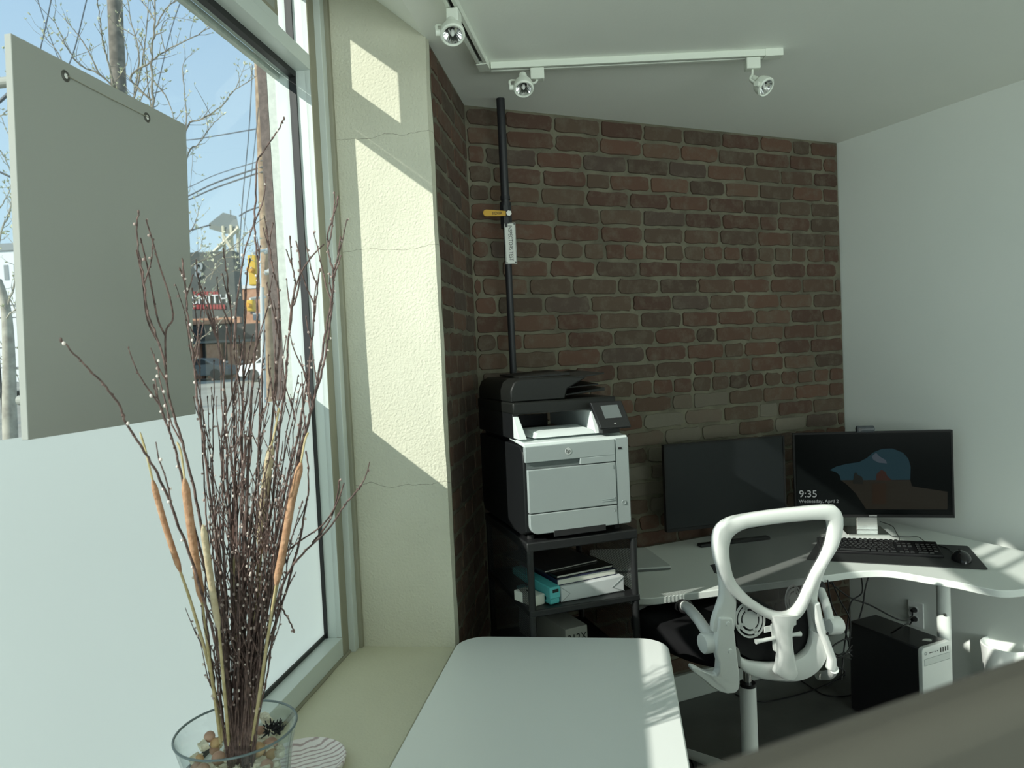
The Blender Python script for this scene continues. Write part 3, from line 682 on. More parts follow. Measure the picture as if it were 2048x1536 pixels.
ms = empty('computer_mouse', atz(1925, 1112, dz), 'glossy black computer mouse lying at the right of the desk mat', 'mouse')
mp_ = atz(1923, 1120, dz+.004); md = ky
m = MB(); m.ball((0, 0, 0), 1, 24, 16)
for v in m.bm.verts:
    z = max(v.co.z, -.0)*.036; yy = v.co.y*.055; xx = v.co.x*.034*(1-.15*v.co.y*v.co.y*(1 if v.co.y < 0 else .3))
    v.co = mp_ + kx*xx + md*yy + Z3*z
wpart(m, 'shell', 'black_gloss', ms, smooth=60)
m = MB(); m.cyl(mp_+md*.028+Z3*.030-kx*.003, mp_+md*.028+Z3*.030+kx*.003, .007, 14); wpart(m, 'scroll_wheel', 'black_matte', ms, smooth=40)
lp = empty('closed_laptop', atz(1285, 1125, dz), 'thin closed pale grey laptop at the left end of the desk behind the cart', 'laptop')
c4 = [atz(1180, 1150, dz+.002), atz(1343, 1139, dz+.002), atz(1292, 1101, dz+.002), atz(1180, 1106, dz+.002)]
m = MB(); m.prism(rc4(c4), (0, 0, .007)); wpart(m, 'base', mat('laptop_dark', (.12, .13, .13), .5), lp)
m = MB(); m.prism([p+V((0, 0, .007)) for p in rc4(c4)], (0, 0, .007)); wpart(m, 'lid', mat('laptop_grey', (.52, .55, .54), .45), lp, bevel=.001)

# ------------------------------------------------------------------ printer cart
ca, cb = az(96), az(6)
c0 = V((.905, 2.030, 0))
def L(x, y, z): return c0 + ca*x + cb*y + Z3*z
def lbox(mb, x0, x1, y0, y1, z0, z1): mb.hexa([L(x0, y0, z0), L(x1, y0, z0), L(x1, y1, z0), L(x0, y1, z0), L(x0, y0, z1), L(x1, y0, z1), L(x1, y1, z1), L(x0, y1, z1)]); return mb
ct_ = empty('printer_cart', L(.19, .25, 0), 'tall black metal cart with perforated sides standing under the printer', 'cart')
CW, CD = .385, .50; ctz = 1.028
for x in (0, CW-.024):
    for y in (0, CD-.024):
        m = MB(); m.cyl(L(x+.012, y+.012, .05), L(x+.012, y+.012, ctz-.012), .0115, 16); wpart(m, 'post', mat('cart_metal', (.018, .019, .020), .4, .2), ct_, smooth=40)
        m = MB(); m.cyl(L(x+.004, y+.012, .026), L(x+.020, y+.012, .026), .0255, 16); wpart(m, 'caster', 'black_matte', ct_, smooth=40)
def shelf(z, nm='shelf', th=.022):
    m = MB(); lbox(m, 0, CW, 0, CD, z-th, z); wpart(m, nm, 'cart_metal', ct_, bevel=.004)
shelf(ctz, 'top_shelf', .03); shelf(.812); shelf(.575); shelf(.14)
for x in (.003, CW-.006):
    m = MB(); m.quad([L(x, .024, .16), L(x, CD-.024, .16), L(x, CD-.024, ctz-.03), L(x, .024, ctz-.03)])
    # side sheet in its own axes so the holes run square
    ob = bpy.data.objects.new('side_panel', bpy.data.meshes.new('side_panel')); m.bm.free()
    hh = ctz-.03-.16; me = ob.data; me.from_pydata([(0, 0, 0), (0, CD-.048, 0), (0, CD-.048, hh), (0, 0, hh)], [], [(0, 1, 2, 3)]); me.materials.append(M['cart_mesh'])
    COL.objects.link(ob); ob.parent = ct_; ob.location = L(x, .024, .16) - ct_.location; ob.rotation_euler.z = -math.radians(6); ob['label'] = 'perforated black side sheet'

# items on the cart
def item(name, label, cat, loc): return empty(name, loc, label, cat)
zs = .812
def rbox(mb, cx, cy, w, d, z0, z1, ang):
    a = math.radians(ang); c_, s_ = math.cos(a), math.sin(a)
    P = lambda u, v, z: L(cx+u*c_-v*s_, cy+u*s_+v*c_, z)
    mb.hexa([P(-w/2, -d/2, z0), P(w/2, -d/2, z0), P(w/2, d/2, z0), P(-w/2, d/2, z0), P(-w/2, -d/2, z1), P(w/2, -d/2, z1), P(w/2, d/2, z1), P(-w/2, d/2, z1)]); return P
r = item('paper_ream', 'white wrapped ream of paper lying on the cart shelf under the books', 'paper', L(.24, .2, zs))
m = MB(); P = rbox(m, .225, .19, .235, .30, zs, zs+.052, 4); wpart(m, 'wrapper', 'ream_wrap', r, bevel=.004)
m = MB(); m.tube([P(-.1165, -.151, zs+.05), P(-.085, -.151, zs+.026), P(-.1165, -.151, zs+.002)], .0009, 5); wpart(m, 'folded_edge', 'printer_silver', r)
m = MB(); m.tube([P(.1165, -.151, zs+.05), P(.07, -.151, zs+.02), P(.1165, -.151, zs+.002)], .0009, 5); wpart(m, 'folded_edge', 'printer_silver', r)
def book(name, label, cx, cy, w, d, z0, th, ang, cover, sp=None):
    r = item(name, label, 'book', L(cx, cy, z0))
    m = MB(); P = rbox(m, cx, cy, w, d, z0+.0015, z0+th-.0015, ang); wpart(m, 'page_block', 'paper', r)
    m = MB(); rbox(m, cx, cy, w+.004, d+.004, z0, z0+.0016, ang); rbox(m, cx, cy, w+.004, d+.004, z0+th-.0016, z0+th, ang)
    m.hexa([P(-w/2-.003, -d/2-.002, z0), P(-w/2, -d/2-.002, z0), P(-w/2, d/2+.002, z0), P(-w/2-.003, d/2+.002, z0), P(-w/2-.003, -d/2-.002, z0+th), P(-w/2, -d/2-.002, z0+th), P(-w/2, d/2+.002, z0+th), P(-w/2-.003, d/2+.002, z0+th)])
    wpart(m, 'cover', cover, r); return r
book('paperback_book', 'thick book with a dark navy cover lying on the paper ream', .205, .20, .22, .285, zs+.053, .020, 7, 'book_navy')
book('booklet', 'black-covered booklet lying on top of the navy book', .20, .21, .215, .28, zs+.0735, .009, 9, 'black_gloss')
book('magazine', 'dark grey magazine on top of the pile under the printer shelf', .165, .26, .21, .28, zs+.083, .006, 12, mat('mag', (.04, .042, .045), .4))
r = item('hole_punch', 'turquoise desk hole punch beside the paper ream on the cart shelf', 'hole punch', L(.1, .1, zs))
m = MB(); P = rbox(m, .068, .135, .034, .20, zs+.0015, zs+.012, 14); wpart(m, 'base', 'turquoise', r, bevel=.003)
m = MB(); q = [P(-.02, -.115, zs+.02), P(.02, -.115, zs+.02), P(.02, .115, zs+.05), P(-.02, .115, zs+.05), P(-.02, -.115, zs+.058), P(.02, -.115, zs+.058), P(.02, .115, zs+.074), P(-.02, .115, zs+.074)]; m.hexa(q)
m.hexa([P(-.018, -.112, zs+.002), P(.018, -.112, zs+.002), P(.018, -.085, zs+.002), P(-.018, -.085, zs+.002), P(-.018, -.112, zs+.03), P(.018, -.112, zs+.03), P(.018, -.085, zs+.03), P(-.018, -.085, zs+.03)])
wpart(m, 'lever', 'turquoise', r, bevel=.003)
m = MB(); m.hexa([P(-.010, -.1165, zs+.040), P(.012, -.1165, zs+.040), P(.012, -.112, zs+.040), P(-.010, -.112, zs+.040), P(-.010, -.1165, zs+.05), P(.012, -.1165, zs+.05), P(.012, -.112, zs+.05), P(-.010, -.112, zs+.05)]); wpart(m, 'slot', 'ink', r)
r = item('small_white_box', 'small white box at the left edge of the upper cart shelf', 'box', L(.02, .1, zs))
m = MB(); P = rbox(m, .028, .085, .05, .10, zs, zs+.034, 20); wpart(m, 'body', 'paper', r, bevel=.003)
m = MB(); q = P(.0, .01, zs+.034); m.cyl(q, q+Z3*.003, .004, 12); wpart(m, 'knob', 'black_plastic', r)
r = item('toner_box', 'pale toner cartridge box printed with its number on the lower cart shelf', 'box', L(.2, .2, .575))
m = MB(); P = rbox(m, .165, .27, .085, .36, .575, .70, 8); wpart(m, 'carton', mat('carton', (.45, .46, .42), .7), r, bevel=.002)
x_ = (P(.03, -.18, .6)-P(-.03, -.18, .6)).normalized()
text_obj('312X', 'number', 'ink', P(-.036, -.1806, .665), x_, Z3, .034, r, .0004)
m = MB(); m.prism([P(-.034, -.1805, .60), P(.0, -.1805, .60), P(.0, -.1805, .635), P(-.034, -.1805, .645)], x_.cross(Z3)*.0008); wpart(m, 'printed_mark', 'ink', r)

# ------------------------------------------------------------------ printer
zb = ctz+.001
pr = empty('laser_printer', L(.18, .28, zb), 'silver and black office laser printer standing on top of the black cart', 'printer')
def Q(x, y, z): return L(x, y, zb+z)
def qbox(mb, x0, x1, y0, y1, z0, z1): return lbox(mb, x0, x1, y0, y1, zb+z0, zb+z1)
m = MB(); prof = [(.055, .012), (.50, .012), (.52, .04), (.52, .30), (.04, .30), (.012, .285), (.006, .25), (.010, .03)]
m.prism([Q(.002, y, z) for y, z in prof], ca*.36); wpart(m, 'body', 'printer_dark', pr, bevel=.004)
for x in (.03, .33):
    for y in (.05, .47): m = MB(); m.cyl(Q(x, y, 0), Q(x, y, .014), .012, 12); wpart(m, 'foot', 'black_matte', pr)
# front fascia pieces
def fpanel(name, x0, x1, z0, z1, mt='printer_silver', y0=-.006, r=.0, th=.02, rl=True, rr=False):
    pts = []
    def cr(cx, cz, a0):
        for k in range(7): a = a0+PI/2*k/6; pts.append(Q(cx+r*math.cos(a), y0, cz+r*math.sin(a)))
    if r and rl: cr(x0+r, z0+r, PI)
    else: pts.append(Q(x0, y0, z0))
    if r and rr: cr(x1-r, z0+r, 1.5*PI)
    else: pts.append(Q(x1, y0, z0))
    pts += [Q(x1, y0, z1), Q(x0, y0, z1)]
    m = MB(); m.prism(pts, cb*th); return wpart(m, name, mt, pr, bevel=.0025)
fpanel('lower_tray', .012, .3135, .024, .088, r=.028)
fpanel('front_door', .012, .3135, .091, .228)
fpanel('upper_panel', .006, .3135, .251, .302); m = MB(); qbox(m, .19, .3135, -.006, .01, .2305, .252); wpart(m, 'upper_panel_edge', 'printer_silver', pr, bevel=.002)
m = MB(); qbox(m, .012, .19, .004, .012, .229, .251); wpart(m, 'handle_recess', mat('recess', (.12, .14, .14), .5), pr)
fpanel('side_fascia', .3155, .362, .024, .306, y0=-.004, r=.008, rl=False, rr=True)
m = MB(); qbox(m, .09, .27, -.0064, -.002, .010, .031); wpart(m, 'tray_grip', 'black_matte', pr, bevel=.002)
m = MB()
for y_, z_ in ((-.0068, .0895), (-.0068, .2295)): pass
qbox(m, .26, .306, -.0075, -.006, .104, .106); qbox(m, .26, .306, -.0075, -.006, .110, .1112); qbox(m, .304, .306, -.0075, -.006, .104, .116); wpart(m, 'model_plate', mat('silver_dark', (.3, .34, .34), .4), pr)
# top deck
m = MB(); m.hexa([Q(.004, -.004, .300), Q(.360, -.004, .300), Q(.360, .15, .312), Q(.004, .15, .312), Q(.004, .0, .312), Q(.360, .0, .312), Q(.360, .15, .322), Q(.004, .15, .322)]); wpart(m, 'top_deck', 'printer_light', pr, bevel=.003)
m = MB(); m.hexa([Q(.05, .03, .3215), Q(.27, .03, .3215), Q(.26, .16, .3215), Q(.04, .16, .3215), Q(.065, .045, .336), Q(.255, .045, .336), Q(.25, .16, .345), Q(.05, .16, .345)]); wpart(m, 'output_ramp', 'printer_light', pr, bevel=.004)
m = MB(); qbox(m, .02, .34, .15, .5, .30, .318); wpart(m, 'output_bin', 'printer_dark', pr)
m = MB(); m.hexa([Q(-.003, .02, .322), Q(.024, .02, .322), Q(.024, .15, .322), Q(-.003, .15, .322), Q(-.003, .075, .392), Q(.016, .075, .392), Q(.016, .15, .392), Q(-.003, .15, .392)]); wpart(m, 'left_upright', 'printer_light', pr, bevel=.002)
m = MB(); qbox(m, -.004, .016, .075, .5, .318, .402); wpart(m, 'left_wall', 'printer_dark', pr, bevel=.003)
m = MB(); m.hexa([Q(.262, .03, .322), Q(.35, .03, .322), Q(.35, .45, .322), Q(.262, .45, .322), Q(.262, .07, .396), Q(.32, .05, .40), Q(.32, .45, .40), Q(.262, .45, .396)]); wpart(m, 'right_upright', 'printer_light', pr, bevel=.003)
m = MB(); qbox(m, .02, .26, .47, .5, .318, .36); wpart(m, 'rear_wall', 'printer_dark', pr)
# scanner and feeder
m = MB(); qbox(m, -.006, .355, .06, .50, .398, .437); wpart(m, 'scanner_bed', mat('printer_black', (.008, .009, .008), .5, spec=.3), pr, bevel=.006)
m = MB(); prof = [(-.006, .437), (-.006, .475), (.006, .500), (.03, .512), (.20, .512), (.26, .505), (.19, .470), (.18, .437)]
m.prism([Q(x, .075, z) for x, z in prof], cb*.40); wpart(m, 'document_feeder', 'printer_black', pr, bevel=.005)
m = MB(); m.hexa([Q(.20, .10, .500), Q(.335, .10, .512), Q(.335, .40, .520), Q(.20, .40, .505), Q(.20, .10, .505), Q(.335, .10, .517), Q(.335, .40, .525), Q(.20, .40, .512)]); wpart(m, 'feeder_tray', 'printer_black', pr, bevel=.001)
m = MB(); m.hexa([Q(.05, .16, .512), Q(.235, .16, .514), Q(.235, .38, .52), Q(.05, .38, .516), Q(.05, .16, .516), Q(.235, .16, .522), Q(.235, .38, .53), Q(.05, .38, .522)]); wpart(m, 'paper_guide', 'printer_black', pr)
m = MB(); m.hexa([Q(.19, .10, .447), Q(.335, .10, .456), Q(.335, .40, .47), Q(.19, .40, .455), Q(.19, .10, .452), Q(.335, .10, .466), Q(.335, .40, .48), Q(.19, .40, .463)]); wpart(m, 'output_tray', 'printer_black', pr, bevel=.001)
m = MB(); m.hexa([Q(.20, .12, .470), Q(.32, .12, .476), Q(.30, .38, .492), Q(.20, .38, .485), Q(.20, .12, .473), Q(.32, .12, .480), Q(.30, .38, .496), Q(.20, .38, .489)]); wpart(m, 'output_flap', 'printer_black', pr)
# control panel
def cpn(u, v, d): # panel leaning back
    o = Q(.262, -.012, .338); up = (Z3*.95+cb*.30).normalized(); nn = (-cb*.95+Z3*.30).normalized(); sk = ca*(-.035)
    return o + ca*u + up*v + nn*d + ca*(-.018*(v/.085))
m = MB(); m.hexa([cpn(0, 0, -.016), cpn(.112, 0, -.016), cpn(.112, .092, -.016), cpn(0, .092, -.016), cpn(0, 0, 0), cpn(.112, 0, 0), cpn(.112, .092, 0), cpn(0, .092, 0)]); wpart(m, 'control_panel', 'black_gloss', pr, bevel=.005, seg=3)
m = MB(); m.hexa([cpn(.030, .035, 0), cpn(.090, .035, 0), cpn(.090, .078, 0), cpn(.030, .078, 0), cpn(.030, .035, .0006), cpn(.090, .035, .0006), cpn(.090, .078, .0006), cpn(.030, .078, .0006)]); wpart(m, 'touchscreen', mat('panel_screen', (.13, .15, .15), .35), pr)
m = MB(); m.hexa([cpn(.055, .016, 0), cpn(.062, .016, 0), cpn(.062, .018, 0), cpn(.055, .018, 0), cpn(.055, .016, .001), cpn(.062, .016, .001), cpn(.062, .018, .001), cpn(.055, .018, .001)]); wpart(m, 'panel_mark', 'sign_white', pr)
m = MB(); qbox(m, .275, .335, .0, .04, .322, .348); wpart(m, 'panel_mount', 'printer_dark', pr)
# logo, ports and numbers
lc = Q(.150, -.0068, .277); nl = -cb
m = MB(); mt = nl.to_track_quat('Z', 'Y').to_matrix().to_4x4(); m.lathe([(.0, .0006), (.0105, .0006), (.0115, .0), ], 28, lc, mt); wpart(m, 'badge', mat('badge_silver', (.72, .75, .74), .25, .5), pr, smooth=30)
text_obj('hp', 'badge_letters', 'ink', lc+nl*.0008+Z3*.001-ca*.0005, (ca+Z3*.0), (Z3+ca*.25), .017, pr, .0003, 'CENTER')
m = MB(); qbox(m, .325, .337, -.0055, -.0035, .268, .275); wpart(m, 'usb_port', 'ink', pr)
text_obj('1', 'tray_number', 'silver_dark', Q(.299, -.0068, .213), ca, Z3, .018, pr, .0004)
text_obj('2', 'tray_number', 'silver_dark', Q(.299, -.0068, .073), ca, Z3, .018, pr, .0004)
m = MB(); pbc = Q(.337, -.0045, .094); m.lathe([(.0, .001), (.005, .001), (.0055, .002), (.0075, .002), (.008, 0)], 24, pbc, mt); wpart(m, 'power_button', 'silver_dark', pr, smooth=30)

# ------------------------------------------------------------------ office chair
FAZ = 6.0
cF, cL = az(FAZ), az(FAZ+90)
B0 = atd(1568, 1346, 2.18)
TI = math.radians(7)
cUp = (Z3*math.cos(TI) - cF*math.sin(TI)); cN = cL.cross(cUp).normalized(); cN = cN if cN.dot(cF) > 0 else -cN   # forward normal of the back
def CP(x, y, off=0): return atpl(x, y, B0 + cN*off, cN)
zc = lambda x, y: (1300+x/3.073, 980+y/3.073)
def CZ(x, y, off=0): return CP(*zc(x, y), off)
ch = empty('office_chair', V((B0.x+cF.x*.24, B0.y+cF.y*.24, 0)), 'white framed office chair with a black mesh back, pushed up to the corner desk', 'chair')
def band(name, outer, inner, th, m_='plastic_white', off=0, closed=True, n=5, crown=.35, bow=None):
    """closed or open strip between two traced outlines with a rounded section"""
    if closed:
        def resamp(L_):
            P_ = [V((p[0], p[1], 0)) for p in smooth_path([(x, y, 0) for x, y in L_], 10, True)]; c_ = V((790, 430, 0)); out_ = []
            for k in range(72):
                a_ = 2*PI*k/72; d_ = V((math.cos(a_), math.sin(a_), 0)); best = None
                for i in range(len(P_)):
                    u_, v_ = P_[i]-c_, P_[(i+1) % len(P_)]-c_; den = u_.x*v_.y-u_.y*v_.x
                    cu = d_.x*u_.y-d_.y*u_.x; cv = d_.x*v_.y-d_.y*v_.x
                    if cu*cv <= 0 and (u_+v_).dot(d_) > 0:
                        t_ = cu/(cu-cv) if cu != cv else 0; best = u_+(v_-u_)*t_
                out_.append(c_+best)
            return [(p.x, p.y) for p in out_]
        A = [CZ(*p, off) for p in resamp(outer)]; B = [CZ(*p, off) for p in resamp(inner)]
    else: A = smooth_path([CZ(*p, off) for p in outer], n, closed); B = smooth_path([CZ(*p, off) for p in inner], n, closed)
    N = min(len(A), len(B)); m = MB(); rings = []
    for i in range(N):
        a, b = A[i], B[i]
        if bow: 
            k = bow((a+b)/2); a = a + cN*k; b = b + cN*k
        c = (a+b)/2; h = (a-b)/2; ring = []
        for k in range(12):
            t = 2*PI*k/12; cs, sn_ = math.cos(t), math.sin(t)
            e_ = .6
            ring.append(m.bm.verts.new(c + h*math.copysign(abs(cs)**e_, cs) + cN*(-th/2*math.copysign(abs(sn_)**e_, sn_))))
        rings.append(ring)
    for i in range(N if closed else N-1):
        A_, B_ = rings[i], rings[(i+1) % N]
        for k in range(12): m.bm.faces.new([A_[k], A_[(k+1) % 12], B_[(k+1) % 12], B_[k]])
    if not closed: m.bm.faces.new(rings[0][::-1]); m.bm.faces.new(rings[-1])
    return wpart(m, name, m_, ch, smooth=50)
outer = [(1100, 90), (1152, 112), (1176, 165), (1170, 260), (1140, 350), (1085, 440), (1020, 560), (975, 660), (925, 760), (860, 805), (770, 800), (690, 775), (600, 720), (520, 660), (465, 600), (430, 530), (400, 440), (383, 340), (395, 250), (440, 195), (520, 160), (760, 122)]
inner = [(1060, 180), (1085, 200), (1092, 250), (1080, 320), (1050, 400), (1000, 490), (955, 580), (915, 670), (870, 730), (820, 750), (755, 740), (690, 710), (610, 655), (545, 590), (505, 530), (488, 470), (478, 400), (480, 330), (500, 280), (550, 245), (620, 225), (840, 195)]
band('upper_back_frame', outer, inner, .034)
# side stiles running down from the loop to the arm brackets, lower lumbar ring
band('side_stile', [(410, 470), (425, 560), (428, 640), (405, 720), (378, 800), (372, 860)], [(505, 560), (515, 620), (522, 680), (520, 740), (516, 800), (512, 850)], .030, closed=False, off=.012)
band('side_stile', [(1120, 390), (1075, 470), (1040, 560), (1020, 640), (1022, 720), (1030, 800)], [(1040, 430), (1010, 500), (990, 570), (972, 660), (972, 760), (985, 880)], .026, closed=False, off=.03)
band('lower_ring', [(540, 1010), (548, 1080), (600, 1130), (700, 1160), (850, 1172), (950, 1155), (1030, 1100), (1078, 1020), (1085, 950), (1060, 880)], [(528, 960), (545, 1010), (600, 1045), (700, 1058), (800, 1055), (880, 1035), (940, 1000), (970, 950), (982, 900), (985, 860)], .03, closed=False, off=.02)
band('spine', [(740, 770), (765, 850), (780, 920), (785, 1000), (772, 1080), (760, 1120), (800, 1150)], [(905, 760), (868, 850), (866, 920), (875, 1000), (890, 1080), (900, 1120), (880, 1150)], .032, closed=False, off=-.012)
# mesh
m = MB(); vs = [m.bm.verts.new(p) for p in smooth_path([CZ(*p, .006) for p in [((a[0]+b[0])/2, (a[1]+b[1])/2) for a, b in zip(outer, inner)]], 3, True)]; m.bm.faces.new(vs); mb_ = wpart(m, 'back_mesh', 'chair_mesh', ch); mb_['label'] = 'see-through black mesh panel'
m = MB(); vs = [m.bm.verts.new(p) for p in [CZ(*q, .035) for q in [(520, 690), (640, 740), (800, 790), (900, 760), (960, 680), (985, 860), (980, 940), (900, 1010), (760, 1050), (620, 1040), (545, 1000), (520, 850)]]]; m.bm.faces.new(vs); wpart(m, 'lumbar_mesh', mat('mesh_black', (.008, .008, .009), .9), ch)
# lumbar discs with slots
def disc(cx, cy, rx, ry, off, ang):
    m = MB(); c = CZ(cx, cy, off); ex = (CZ(cx+rx, cy, off)-c); ey = (CZ(cx, cy-ry, off)-c)
    a = math.radians(ang); fx = ex*math.cos(a)+ey*math.sin(a)*1.0; fy = -ex*math.sin(a)+ey*math.cos(a)
    def ringpts(k): return [c + (fx*math.cos(t*2*PI/48)+fy*math.sin(t*2*PI/48))*k for t in range(48)]
    def annulus(k0, k1, gaps=()):
        A = ringpts(k0); B = ringpts(k1)
        for i in range(48):
            if any(g0 <= i < g1 for g0, g1 in gaps): continue
            j = (i+1) % 48
            m.hexa([A[i], A[j], B[j], B[i], A[i]+cN*.004, A[j]+cN*.004, B[j]+cN*.004, B[i]+cN*.004])
    annulus(.0001, .50); annulus(.62, .78); annulus(.9, 1.0)
    for i in (0, 12, 24, 36):
        A = ringpts(.45); B = ringpts(.98)
        for d_ in (0, 1): m.hexa([A[i+d_], A[i+d_+1], B[i+d_+1], B[i+d_], A[i+d_]+cN*.004, A[i+d_+1]+cN*.004, B[i+d_+1]+cN*.004, B[i+d_]+cN*.004])
    return wpart(m, 'lumbar_disc', 'plastic_white', ch)
disc(618, 800, 92, 112, .022, 20); disc(885, 680, 52, 95, .028, -25)
m = MB(); m.tube([CZ(650, 932, .0), CZ(690, 925, .0), CZ(790, 905, .0), CZ(890, 888, .0), CZ(925, 884, .0)], [.008, .006, .006, .006, .008], 10); wpart(m, 'lumbar_lever', 'plastic_white', ch, smooth=50)
m = MB(); a_ = CZ(745, 830, .008); b_ = CZ(775, 1000, .008)
m.hexa([CZ(740, 820, .002), CZ(775, 820, .002), CZ(790, 1005, .002), CZ(755, 985, .002), CZ(740, 820, .016), CZ(775, 820, .016), CZ(790, 1005, .016), CZ(755, 985, .016)]); wpart(m, 'lumbar_slider', 'plastic_white', ch, bevel=.003)
m = MB(); m.hexa([CZ(700, 840, .012), CZ(900, 800, .012), CZ(900, 830, .012), CZ(700, 880, .012), CZ(700, 840, .018), CZ(900, 800, .018), CZ(900, 830, .018), CZ(700, 880, .018)]); wpart(m, 'lumbar_bridge', 'plastic_white', ch, bevel=.002)
# arm brackets
def bracket(plate, hook, knob, kr, arm, pad, offp=-.01):
    # flat plate traced in the plane of the back, then a hook running forward under the seat
    m = MB(); m.prism([CZ(p[0], p[1], offp+(p[2] if len(p) > 2 else 0)) for p in plate], cN*.026); wpart(m, 'arm_bracket', 'plastic_white', ch, bevel=.007, seg=3)
    if hook:
        m = MB(); m.tube(smooth_path([CZ(x, y, o) for x, y, o, w_ in hook], 5), [hook[0][3]]*((len(hook)-1)*5+1), 12); wpart(m, 'bracket_hook', 'plastic_white', ch, smooth=60)
    k0_, k1_ = knob; m = MB(); d = (k1_-k0_).normalized()
    m.tube([k0_, k0_+d*.004, k1_-d*.004, k1_], [kr*.9, kr, kr, kr*.9], 28); wpart(m, 'arm_pivot', 'plastic_white', ch, smooth=40)
    m = MB(); m.tube(smooth_path([CZ(x, y, o) for x, y, o, w_ in arm], 5), [arm[0][3]]*((len(arm)-1)*5+1), 12); wpart(m, 'arm', 'plastic_white', ch, smooth=60)
    m = MB(); p0_, p1_ = pad; m.tube([p0_, p0_+(p1_-p0_)*.1, p0_+(p1_-p0_)*.9, p1_], [.012, .024, .024, .012], 12); wpart(m, 'arm_pad', 'black_matte', ch, smooth=60)
kc_ = CZ(320, 945, .03); kd = cL
bracket([(432, 788), (510, 792), (522, 880), (535, 1000), (550, 1120), (554, 1190), (546, 1230), (525, 1250), (480, 1254, .0), (430, 1242, .005), (380, 1212, .01), (320, 1160, .018), (270, 1122, .024), (258, 1104, .026), (264, 1088, .026), (285, 1092, .024), (340, 1122, .018), (385, 1138, .01), (412, 1140, .005), (424, 1120, .0), (428, 1060), (412, 1010), (415, 960), (422, 880)],
        None,
        (kc_, CZ(425, 925, .03)), .030, [(370, 905, .03, .017), (300, 800, .12, .016), (245, 735, .24, .017), (215, 712, .32, .017)], (CZ(235, 722, .33), CZ(150, 700, .52)))
for x, y in ((478, 822), (492, 990)):
    m = MB(); p = CZ(x, y, -.010); m.lathe([(0, .003), (.006, .003), (.0075, .0)], 16, p, (-cN).to_track_quat('Z', 'Y').to_matrix().to_4x4()); wpart(m, 'screw_cap', 'plastic_white', ch, smooth=30)
k2 = CZ(1165, 830, .06)
bracket([(1008, 700), (1050, 690), (1062, 760), (1085, 860), (1120, 950), (1152, 1040), (1156, 1090), (1135, 1125), (1105, 1115), (1115, 1050), (1080, 950), (1045, 880), (1025, 800)],
        [(1130, 1100, .0, .015), (1100, 1135, .04, .014), (1040, 1140, .12, .010)],
        (CZ(1090, 835, .06), k2), .028, [(1105, 800, .06, .014), (1080, 700, .10, .015), (1050, 620, .16, .016)], (CZ(1040, 600, .18), CZ(1000, 570, .30)))
m = MB(); p = CZ(1090, 882, -.011); m.cyl(p, p-cN*.001, .005, 12); wpart(m, 'bolt_hole', 'ink', ch)
# tag on the left of the back
m = MB(); m.prism([CZ(368, 462, .0), CZ(400, 455, .0), CZ(412, 515, .0), CZ(395, 510, .0), CZ(380, 475, .0)], cN*.001); wpart(m, 'fabric_tag', 'black_matte', ch)
# seat, gas lift, star base
sc0 = V((B0.x, B0.y, 0)) + cF*.315 - cL*.02
m = MB(); pts = []
for k in range(40):
    t = 2*PI*k/40; e_ = .62; x = .238*math.copysign(abs(math.cos(t))**e_, math.cos(t)); y = .25*math.copysign(abs(math.sin(t))**e_, math.sin(t)); x *= (1+.22*y/.25)
    pts.append((x, y))
rings = []
for k_, z_ in ((.88, .608), (.97, .615), (1.0, .63), (1.0, .655), (.97, .675), (.86, .688), (.5, .684), (.05, .680)):
    rings.append([m.bm.verts.new(sc0 + cL*x*k_ + cF*y*k_ + Z3*z_) for x, y in pts])
for A_, B_ in zip(rings, rings[1:]):
    for k in range(40): m.bm.faces.new([A_[k], A_[(k+1) % 40], B_[(k+1) % 40], B_[k]])
m.bm.faces.new(rings[0][::-1]); m.bm.faces.new(rings[-1]); wpart(m, 'seat', 'black_fabric', ch, smooth=60)
gl = sc0 - cF*.03
_g = ray(1497, 1420); _pl = cF.dot(gl-V((B0.x, B0.y, 0)))
gl = CAM + _g*((gl.dot(cF)-CAM.dot(cF))/_g.dot(cF)); gl.z = 0
gp = atd(1497, 1400, 1); k_ = (gl-CAM).dot(FWD)
m = MB(); m.box((-.09, -.11, .575), (.09, .11, .609), Matrix.Translation(gl) @ Matrix.Rotation(-math.radians(FAZ), 4, 'Z')); wpart(m, 'tilt_mechanism', 'black_plastic', ch, bevel=.008)
m = MB(); m.cyl(gl+Z3*.42, gl+Z3*.58, .0145, 20); wpart(m, 'gas_piston', 'chrome', ch, smooth=40)
m = MB(); m.tube([gl+Z3*.437, gl+Z3*.452], .0265, 20); wpart(m, 'piston_collar', 'black_plastic', ch, smooth=40)
m = MB(); m.cyl(gl+Z3*.09, gl+Z3*.44, .028, 24); wpart(m, 'column', 'plastic_white', ch, smooth=40)
for k in range(5):
    a = 2*PI*k/5+.5; dv = V((math.cos(a), math.sin(a), 0))
    m = MB(); m.tube([gl+Z3*.10+dv*.02, gl+Z3*.095+dv*.15, gl+Z3*.075+dv*.29], [.026, .021, .016], 12); wpart(m, 'base_leg', 'plastic_white', ch, smooth=60)
    m = MB(); c = gl+dv*.29+Z3*.028; w_ = V((-dv.y, dv.x, 0))
    m.cyl(c-w_*.022, c-w_*.004, .0278, 18); m.cyl(c+w_*.004, c+w_*.022, .0278, 18); m.cyl(c-w_*.022, c+w_*.022, .012, 10); m.cyl(c+Z3*.02, c+Z3*.05, .01, 10); wpart(m, 'caster', 'black_matte', ch, smooth=40)

